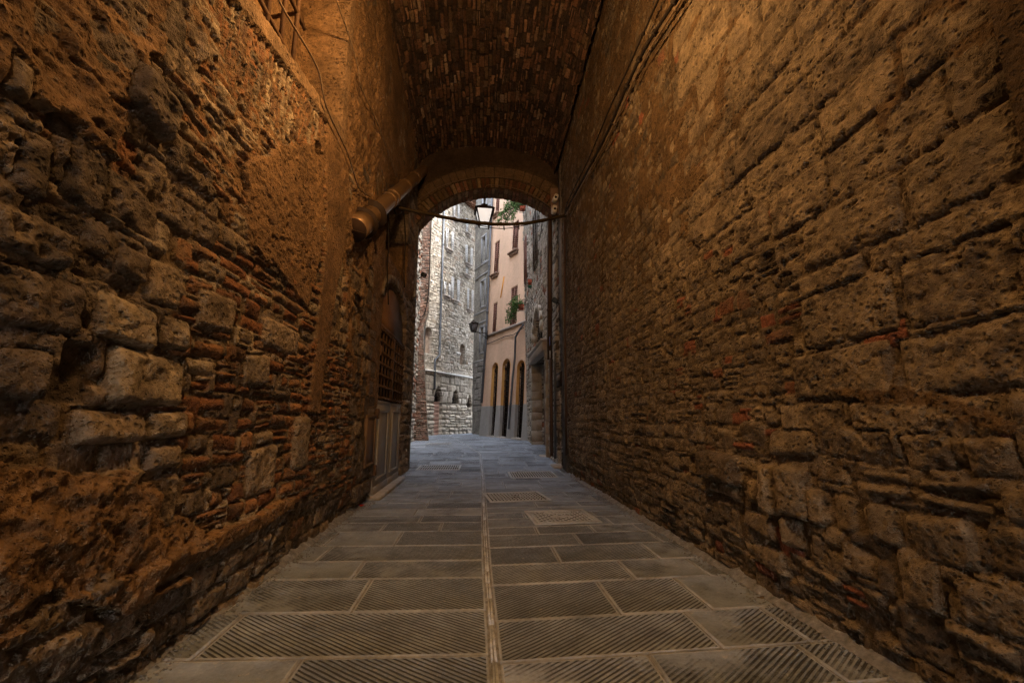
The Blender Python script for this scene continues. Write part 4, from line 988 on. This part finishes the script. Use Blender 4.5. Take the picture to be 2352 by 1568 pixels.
# doorway
a, b_, c, d = RH.rect(1227, 1258, 820, 1020); c = -.2
S7.carve(a, b_, -1, d, .42); w = empty('doorway'); w.parent = RH.o
q = MB(); q.box(a + .02, b_ - .02, .34, .4, c, d); 
for k in range(2): q.box(a + .15, b_ - .15, .32, .345, c + .2 + k * 1.15, c + 1.15 + k * 1.1, bev=.01)
q.build('door', M['wood'], w)
for sgn, X in ((-1, a), (1, b_)):
    z = c; q = MB()
    while z < d - .05:
        h_ = min(random.uniform(.28, .4), d - z); wd_ = random.uniform(.18, .26); q.box(min(X, X + sgn * wd_), max(X, X + sgn * wd_), -.09 + random.uniform(-.01, .01), .33, z + .004, z + h_ - .004, bev=.012); z += h_
    q.build('stone_jamb', M['pale_stone'], w)
q = MB(); q.box(a - .25, b_ + .2, -.16, .33, d + .002, d + .26, bev=.02); q.box(a - .3, b_ + .25, -.22, .3, d + .262, d + .34, bev=.02); q.build('lintel', M['sill'], w)
q = MB(); q.box(a - .1, b_ + .1, -.25, .34, -.35, -.1, bev=.03); q.build('doorstep', M['threshold'], w)
# near doorway with dark arched head
a, b_, c, d = RH.rect(1279, 1300, 722, 1040); b_ = min(b_, 8.45); S7.carve(a, b_, -1, d, .4, arch=(b_ - a) * .5)
w = empty('doorway'); w.parent = RH.o; q = MB(); q.box(a, b_, .34, .38, -.35, d); q.build('door', M['wood'], w)
zt = RH.on(1290, 832).z; q = MB(); q.box(a, b_, .2, .335, zt, zt + .12); q.build('transom', M['sill_brown'], w)
q = MB(); q.box(a - .05, b_ + .05, -.2, .33, -.4, -.17, bev=.03); q.build('doorstep', M['threshold'], w)
S7.build('masonry_face', M['side_stone'], RH.o); core(RH, .0, 9.05, .42, 6, -.4, 14, M['side_stone'], 'wall_core')
q = MB(); q.box(8.6, 9.14, -.0, .4, -.4, 14); q.build('corner_wall', M['side_stone'], RH.o)
# mailbox, meter boxes
a, b_, c, d = RH.rect(1283, 1296, 855, 888, .05); bx = RH.w(((a + b_) / 2, .05, c)); mo = empty('letter_box', bx, (0, 0, -PI / 2), 'black letter box with a pale label in the near right doorway', 'letter box')
q = MB(); q.box(-(b_ - a) / 2, (b_ - a) / 2, -.08, .12, 0, d - c, bev=.012); q.build('box', M['iron'], mo)
q = MB(); q.box(-(b_ - a) * .3, (b_ - a) * .3, -.085, -.079, (d - c) * .45, (d - c) * .8); q.build('name_plate', M['box_grey'], mo)
# house pipes
facepipe(RH, [(1263, 350), (1262.7, 600), (1262.5, 826)], .066, M['bronze'], 'drainpipe', 'thick brown drainpipe on the stone house just beyond the right end of the arch', -.16)
facepipe(RH, [(1265, 824), (1266, 940), (1267.5, 1046)], .045, M['bronze'], 'drainpipe', 'thin lower length of brown drainpipe reaching the paving by the stone house', -.16)
facepipe(RH, [(1276, 810), (1275, 835), (1275.5, 1052)], .03, M['zinc'], 'conduit_pipe', 'slim pale conduit beside the near right doorway', -.12)
facepipe(RW, [(1297, 506), (1297, 700), (1300, 900), (1301, 1045)], .025, M['bronze'], 'conduit_pipe', 'thin dark conduit down the far edge of the right passage wall', -.09)
st = RH.on(1262.6, 782, -.255); q = MB(); q.box(st.x - .07, st.x + .05, -.254, -.249, st.z - .12, st.z + .1); o = q.build('sticker', M['blue_sticker']); o.matrix_world = RH.m; tag(o, 'small blue sticker on the thick brown drainpipe', 'sticker')
q = MB(); q.box(st.x - .05, st.x + .04, -.254, -.249, st.z - .42, st.z - .25); o = q.build('sticker', M['white_sticker']); o.matrix_world = RH.m; tag(o, 'small white sticker on the brown drainpipe below the blue one', 'sticker')
# bollard stone
bp = on_ground(1193, 1006); q = MB(); n = 14; R = random.Random(2)
prof_ = [(0, .19), (.12, .2), (.28, .185), (.38, .15), (.44, .09), (.46, .0)]
vs = []; fs = []
for z, r_ in prof_:
    for k in range(n): t_ = 2 * PI * k / n; rr_ = r_ * (1 + .08 * math.sin(3 * t_ + z * 9)); vs.append((rr_ * math.cos(t_), rr_ * math.sin(t_) * .9, z))
for i in range(len(prof_) - 1):
    for k in range(n): fs.append((i * n + k, i * n + (k + 1) % n, (i + 1) * n + (k + 1) % n, (i + 1) * n + k))
q.add(vs, fs); o = q.build('kerb_stone', M['threshold'], None, True); o.location = (bp.x, bp.y, gz(bp.y)); tag(o, 'short rounded guard stone between the ochre building and the stone house', 'guard stone')
# ------------------------------------------------------------------ planters and trailing plants
def planter(px, py, Y, w, label, tray=False, plant=None):
    p = on_y(px, py, Y); o = empty('planter', p, (0, 0, 0), label, 'planter'); d_ = .17
    q = MB(); vs = []
    for z, k in ((-.17, .78), (.02, 1.0)):
        for sx_, sy_ in ((-1, -1), (1, -1), (1, 1), (-1, 1)): vs.append((sx_ * w / 2 * k, sy_ * d_ / 2 * k, z))
    q.add(vs, [(3, 2, 1, 0), (0, 1, 5, 4), (1, 2, 6, 5), (2, 3, 7, 6), (3, 0, 4, 7), (4, 5, 6, 7)]); q.box(-w / 2 - .01, w / 2 + .01, -d_ / 2 - .01, d_ / 2 + .01, .0, .03)
    q.build('pot', M['terracotta'], o)
    q = MB()
    for z in (-.2, -.1, .06):
        k = 1.06
        for a, b__ in (((-1, -1), (1, -1)), ((1, -1), (1, 1)), ((1, 1), (-1, 1)), ((-1, 1), (-1, -1))): q.tube([(a[0] * w / 2 * k, a[1] * d_ / 2 * k, z), (b__[0] * w / 2 * k, b__[1] * d_ / 2 * k, z)], .008, 5)
    for i in range(5):
        x = (-1 + i / 2) * w / 2 * 1.06; q.tube([(x, -d_ / 2 * 1.06, .06), (x, -d_ / 2 * 1.06, -.2), (x, d_ / 2 * 1.06, -.2)], .007, 5)
    tx = XR - .02 - p.x
    for yy in (-.07, .07): q.tube([(w / 2, yy, .06), (tx, yy, .1)], .009, 5); q.tube(catmull([(0, yy, .06), (w * .4, yy, .26), (tx, yy, .2)]), .008, 5)
    q.build('wire_basket', M['iron'], o)
    if tray: q = MB(); q.box(-w / 2, w / 2, -d_ / 2, d_ / 2, -.27, -.18, bev=.01); q.build('tray', M['green_tray'], o)
    return o
planter(1221, 645, 15.8, .27, 'terracotta planter in a wire basket with a green tray, lowest on the stone house shutters', True)
planter(1197, 702, 16.8, .22, 'terracotta planter in a wire basket beside the leafy trailing plant over the ochre arches')
planter(1200, 476, 17.2, .24, 'terracotta planter in a wire basket high under the far arch')
def trail(px0, px1, py0, py1, Y, n, label):
    a = on_y(px0, py0, Y); b__ = on_y(px1, py1, Y); o = empty('trailing_plant', ((a.x + b__.x) / 2, Y, b__.z), (0, 0, 0), label, 'plant'); R = random.Random(int(px0))
    q = MB(); q2 = MB(); W_ = b__.x - a.x; H_ = a.z - b__.z
    src = Vector((W_ / 2 + .1, 0, H_ * .75))
    for s_ in range(15):
        e = Vector((R.gauss(-.1, .25) * W_, R.uniform(-.28, .28), max(.02, R.uniform(0, 1) ** 1.3 * H_)))
        mid_ = (src + e) / 2 + Vector((R.uniform(-.1, .1), R.uniform(-.1, .1), R.uniform(.1, .35)))
        c_ = catmull([src, mid_, e], 7); q2.tube(c_, .006, 4)
        for j in range(n // 15):
            p = c_[min(len(c_) - 1, int(R.random() ** .6 * len(c_)))] + Vector((R.gauss(0, .05), R.gauss(0, .05), R.gauss(0, .06)))
            m_ = Matrix.Translation(p) @ Euler((R.uniform(0, 6), R.uniform(0, 6), R.uniform(0, 6))).to_matrix().to_4x4(); l_ = R.uniform(.05, .09)
            q.add([m_ @ Vector(v) for v in ((0, 0, 0), (l_ * .5, l_ * .35, .008), (l_ * 1.2, 0, 0), (l_ * .5, -l_ * .35, .008))], [(0, 1, 2, 3)])
    q.build('leaves', M['leaf'], o); q2.build('stem', M['stem'], o)
trail(1158, 1193, 686, 740, 16.8, 800, 'loose leafy plant trailing from the planter in front of the brown shutters')
trail(1144, 1196, 455, 512, 17.2, 1500, 'bushy leafy plant hanging just right of the lit lantern under the arch')
# ================================================================== THINGS IN THE PASSAGE
# big sloping pipe
pa = Vector((-1.40, 5.05, on_y(812, 527, 5.05).z)); pb = Vector((-1.27, 10.2, on_y(972, 392, 10.2).z)); pa.x = on_y(816, 524, 5.05).x; pb.x = on_y(972, 392, 10.2).x
dp = empty('drainpipe', pa, (0, 0, 0), 'thick brown capped pipe climbing along the upper left wall to the far arch', 'pipe')
ax_ = (pb - pa); Lp = ax_.length; ax_.normalize(); at = lambda t_: ax_ * t_
q = MB(); q.tube([at(.0), at(Lp + .1)], .125, 20, False); q.tube([at(.75), at(.78), at(1.5)], [.128, .13, .128], 20, False); q.build('pipe_run', M['pipe_metal'], dp, True)
q = MB()
M['flange'] = simple('dark_flange', '#2e2218', .75, .1, .4, 12)
for t_, r_ in ((.36, .2), (.86, .205)): q = MB(); q.tube([at(t_ - .014), at(t_ + .014)], r_, 30); q.build('flange', M['flange'], dp)
for t_ in (2.0, 2.3, 3.6, 4.9): q = MB(); q.tube([at(t_), at(t_ + .01), at(t_ + .05), at(t_ + .06)], [.125, .143, .143, .125], 20, False); q.build('collar', M['pipe_metal'], dp, True)
q = MB(); q.tube([at(-.03), at(.34)], .15, 26, True); q.build('end_socket', M['pipe_metal'], dp)
q = MB(); q.tube([at(-.045), at(-.031)], .145, 22); s1 = at(-.055); q.tube([s1 + Vector((-.12, 0, .03)), s1 + Vector((.12, 0, -.03))], .008, 5); q.build('end_cap', simple('dark_rusty_cap', '#2e2016', .85, .1, .4), dp)
for t_ in (1.9, 4.2): q = MB(); p = at(t_); q.tube([p + Vector((.02, 0, .14)), p + Vector((-.2, 0, .18)), p + Vector((-.25, 0, .05)), p + Vector((-.2, 0, -.12)), p + Vector((.02, 0, -.14))], .015, 6); q.build('wall_bracket', M['rust_iron'], dp)
# wires
def wire(name, fr, pts, r, mat, label, off=-.09, cat='cable', clips=0):
    w = catmull([fr.w(fr.on(x, y, off)) for x, y in pts]); q = MB(); q.tube(w, r, 6)
    if clips:
        for i in range(2, len(w), clips): q.tube([w[i] - (w[i] - w[i - 1]).normalized() * .012, w[i] + (w[i] - w[i - 1]).normalized() * .012], r * 1.9, 6)
    return tag(q.build(name, mat, None, True), label, cat)
wire('wall_wire', LW, [(635, -60), (640, 0), (728, 154), (750, 246), (798, 351), (824, 430), (851, 452)], .009, M['cable_light'], 'sagging wire crossing the barred window and left wall down to the capped pipe')
wire('wall_wire', LW, [(770, -60), (774, 0), (802, 83), (822, 154), (831, 204), (868, 286), (895, 360), (910, 406)], .009, M['cable_light'], 'thin pale wire clipped high along the left wall above the capped pipe', clips=9)
wire('wall_cable', RW, [(1590, -70), (1549, 4), (1483, 110), (1440, 198), (1385, 325), (1321, 444), (1299, 488)], .021, M['cable'], 'thickest black cable climbing the upper right wall', -.12, clips=4)
wire('wall_cable', RW, [(1605, -70), (1562, 4), (1494, 112), (1449, 200), (1391, 327), (1325, 446), (1299, 494)], .013, M['cable_light'], 'pale grey cable fixed right beside the thickest black cable', -.12, clips=5)
wire('wall_cable', RW, [(1545, -70), (1512, 0), (1444, 154), (1400, 250), (1352, 365), (1303, 466), (1297, 500)], .012, M['cable'], 'thin separate cable above the cable bundle on the right wall', -.1, clips=7)
# cable bundle strung across the passage
e0 = LW.w(LW.on(905, 475, -.05)); e1 = RW.w(RW.on(1299, 495, -.05)); Ys = lambda t_: e0.y + (e1.y - e0.y) * t_
pts = [e0] + [on_y(x, y, Ys(t_)) for x, y, t_ in ((960, 487, .14), (1030, 501, .32), (1080, 509, .45), (1150, 515, .62), (1220, 511, .8))] + [e1]
cb = empty('strung_cable', pts[3], (0, 0, 0), 'mossy sagging cable strung across the passage in front of the lantern', 'cable'); o0 = pts[3]
q = MB(); w = [p - o0 for p in catmull(pts, 10)]; R = random.Random(3); q.tube(w, [.026 + .014 * R.random() for _ in w], 8); qm = q
q = MB(); q.tube([p + Vector((0, -.03, -.02 - .09 * math.exp(-((i - 40) / 9) ** 2))) for i, p in enumerate(w)], .009, 5); q.tube([p + Vector((0, .03, .01 - .04 * math.exp(-((i - 30) / 12) ** 2))) for i, p in enumerate(w)], .009, 5)
q.build('side_wire', M['cable'], cb, True)
q = qm
for i in range(3, len(w), 2): q.tube([w[i] + Vector((-.004, 0, .045)), w[i] + Vector((.004, 0, -.045))], .006, 4); 
for i in (12, 36, 41, 46): q.tube([w[i], w[i] + Vector((.01, 0, -.13))], .012, 5)
q.build('main_cable', M['moss_cable'], cb, True)
wire('wall_cable', LW, [(905, 475), (908, 490), (918, 492), (926, 482), (930, 520), (931, 560), (928, 610), (929, 660)], .012, M['cable'], 'looped cable dropping from the strung cable to the grey junction box', -.07)
wire('wall_wire', LW, [(888, 420), (893, 560), (890, 600), (892, 700)], .01, M['cable'], 'dark wire hanging beside the upper niche over the steel door', -.07)
# junction boxes at left jamb (px ~935,668)
for (x0, x1, y0, y1, lab) in ((932, 941, 658, 690, 'dark switch box on the left jamb of the far arch'), (944, 955, 664, 684, 'pale grey junction box just right of the dark switch box on the left jamb')):
    p = on_y((x0 + x1) / 2, y1, 10.0); s_ = 10.0 / 1000; o = empty('junction_box', p, (0, 0, 0), lab, 'junction box'); w_, h_ = (x1 - x0) * s_, (y1 - y0) * s_
    q = MB(); q.box(-w_ / 2, w_ / 2, -.06, .06, 0, h_, bev=.01); q.build('housing', M['iron'] if x0 < 940 else M['box_grey'], o)
    q = MB(); q.box(-w_ / 2 - .006, w_ / 2 + .006, -.075, -.061, h_ * .08, h_ * .92, bev=.004); q.tube([(0, -.08, h_ * .5), (0, -.072, h_ * .5)], .012, 8); q.build('lid', M['box_grey'] if x0 > 940 else M['bronze'], o)
    q = MB(); q.box(-1.59 - p.x - .02 if p.x > -1.59 else -.3, -w_ / 2, .0, .03, h_ * .4, h_ * .6); q.build('mount', M['iron'], o)
# floodlight on arm
def spot(px, py, Y, label, armto, s_=.09):
    p = on_y(px, py, Y); o = empty('floodlight', p, (0, 0, 0), label, 'floodlight'); q = MB(); m_ = Matrix.Rotation(.5, 4, 'Y') @ Matrix.Rotation(.3, 4, 'X')
    q.box(-s_, s_, -s_ * .6, s_ * .6, -s_ * .8, s_ * .8, m_, bev=.015); q.build('lamp_head', M['iron'], o); q = MB(); q.box(-s_ * .85, s_ * .85, -s_ * .65, -s_ * .6, -s_ * .65, s_ * .65, m_); q.build('glass', M['glass'], o)
    e = on_y(armto[0], armto[1], Y) - p; q = MB(); q.tube([(0, 0, -.02), (e.x * .4, 0, e.z), (e.x, 0, e.z)], .014, 6); q.build('arm', M['iron'], o)
spot(973, 631, 10.5, 'small floodlight on a thin arm left of the brick pier', (944, 639), .07)
spot(955, 585, 10.4, 'small round-backed lamp on the left jamb above the floodlight arm', (944, 580), .06)
spot(1275, 690, 10.4, 'small floodlight on the right jamb beside the brown drainpipe', (1288, 696), .08)
# security cameras at the right spring of the arch
sb = on_y(1271, 490, 9.9); so = empty('camera_board', sb, (0, 0, 0), 'vertical board carrying two white security cameras at the right foot of the arch', 'board')
q = MB(); q.box(-.06, .14, .0, .03, 0, .68, bev=.004); q.build('board', M['sill_brown'], so)
for (px, py, lab, an) in ((1275.5, 456, 'white security camera tilted on the upper part of the camera board', .45), (1273, 482, 'white security camera on the lower end of the camera board', .1)):
    p = on_y(px, py, 9.75); o = empty('security_camera', p, (0, 0, 0), lab, 'camera'); m_ = Matrix.Rotation(an, 4, 'Y')
    q = MB(); q.box(-.055, .055, -.1, .1, -.085, .085, m_, bev=.02); q.build('housing', M['frame_white'], o)
    q = MB(); q.tube([m_ @ Vector((0, -.102, -.02)), m_ @ Vector((0, -.112, -.02))], .03, 12); q.build('lens', M['iron'], o)
    q = MB(); q.tube([(0, .08, 0), (.05, .16, .03)], .018, 6); q.build('bracket', M['box_grey'], o)
# litter by the left wall
lp_ = on_ground(822, 1163); q = MB(); q.box(-.06, .06, -.035, .035, .0, .022, bev=.008); q.box(-.03, .09, .03, .05, 0, .012, bev=.004); o = q.build('litter', M['red']); o.location = (lp_.x, lp_.y, .004); o.rotation_euler = (0, 0, .4); tag(o, 'flattened red plastic scrap on the paving by the left wall', 'litter')
# warm street lamp hanging overhead, just above the picture
lz = 4.9; wlamp = lantern('hanging_lantern', (-.2, 2.9, lz), .7, 'warm street lantern hanging overhead in the near part of the passage', True, M['frost'], 0, .31, .17)
bpy.data.objects.remove([c for c in wlamp.children if c.name.startswith('glass')][0])
q = MB(); q.tube([(0, 0, .6), (0, 0, 3.6)], .014, 6); q.build('hanging_rod', M['iron'], wlamp)
q = MB(); q.tube([(0, 0, .22), (0, 0, .26), (0, 0, .36), (0, 0, .4)], [.02, .05, .05, .02], 10); q.build('bulb', M['bulb_warm'], wlamp, True)
ld = bpy.data.lights.new('lamp_light', 'POINT'); ld.energy = 44; ld.color = (1, .53, .19); ld.shadow_soft_size = .1
lo = bpy.data.objects.new('lamp_light', ld); COL.objects.link(lo); lo.location = (-.2, 2.9, lz + .1)
fill_lantern = empty('hanging_lantern', (.2, -2.2, 4.9), (0, 0, 0), 'added unseen lantern behind the viewer that evens out the warm light', 'lantern')  # added fill lamp out of view, spreads the warm light more evenly
for ch in wlamp.children: c = ch.copy(); COL.objects.link(c); c.parent = fill_lantern
fill_light = lo.copy(); COL.objects.link(fill_light); fill_light.location = (.2, -2.2, 5.0); wlamp['group'] = fill_lantern['group'] = 'warm lanterns lighting the passage'
# ================================================================== LIGHT
W = bpy.data.worlds.new('World'); S.world = W; W.use_nodes = True; nt = W.node_tree; sk = nt.nodes.new('ShaderNodeTexSky'); sk.sky_type = 'NISHITA'; sk.sun_disc = False
sk.sun_elevation = math.radians(62); AZ = math.radians(118); sk.sun_rotation = AZ; sk.air_density = 1.0; sk.dust_density = 3
hs_ = nt.nodes.new('ShaderNodeHueSaturation'); hs_.inputs['Saturation'].default_value = .5; nt.links.new(sk.outputs[0], hs_.inputs['Color']); nt.links.new(hs_.outputs[0], nt.nodes['Background'].inputs[0]); nt.nodes['Background'].inputs[1].default_value = .15
sl_ = bpy.data.lights.new('sun', 'SUN'); sl_.energy = .75; sl_.angle = math.radians(20); sl_.color = (1, .97, .93)
so_ = bpy.data.objects.new('sun', sl_); COL.objects.link(so_)
sd_ = Vector((math.sin(AZ) * math.cos(sk.sun_elevation), math.cos(AZ) * math.cos(sk.sun_elevation), math.sin(sk.sun_elevation)))
so_.rotation_euler = sd_.to_track_quat('Z', 'Y').to_euler()
S.view_settings.view_transform = 'Standard'; S.view_settings.look = 'None'; S.view_settings.exposure = 3.3; S.view_settings.gamma = 1
S.render.engine = 'CYCLES'; S.cycles.max_bounces = 5; S.cycles.diffuse_bounces = 4; S.cycles.glossy_bounces = 2; S.cycles.use_denoising = True; S.cycles.denoising_prefilter = 'NONE'
S.cycles.use_adaptive_sampling = True; S.cycles.adaptive_threshold = .02; S.cycles.adaptive_min_samples = 16
S.cycles.sample_clamp_indirect = 1.5

# every kind that comes more than once carries one group phrase
import collections
G = {'manhole cover': 'iron covers in the paving', 'drain grate': 'slotted grates in the paving', 'planter': 'terracotta planters hung along the street', 'plant': 'plants trailing from the planters',
     'floodlight': 'small floodlights around the far arch', 'junction box': 'boxes on the left jamb of the arch', 'camera': 'security cameras on the board', 'pipe': 'pipes on the walls and facades', 'cable': 'cables on the walls', 'wire': 'thin wires along the passage', 'sticker': 'stickers on the brown drainpipe'}
for o in S.objects:
    if o.parent is None and o.get('category') in G: o['group'] = G[o['category']]
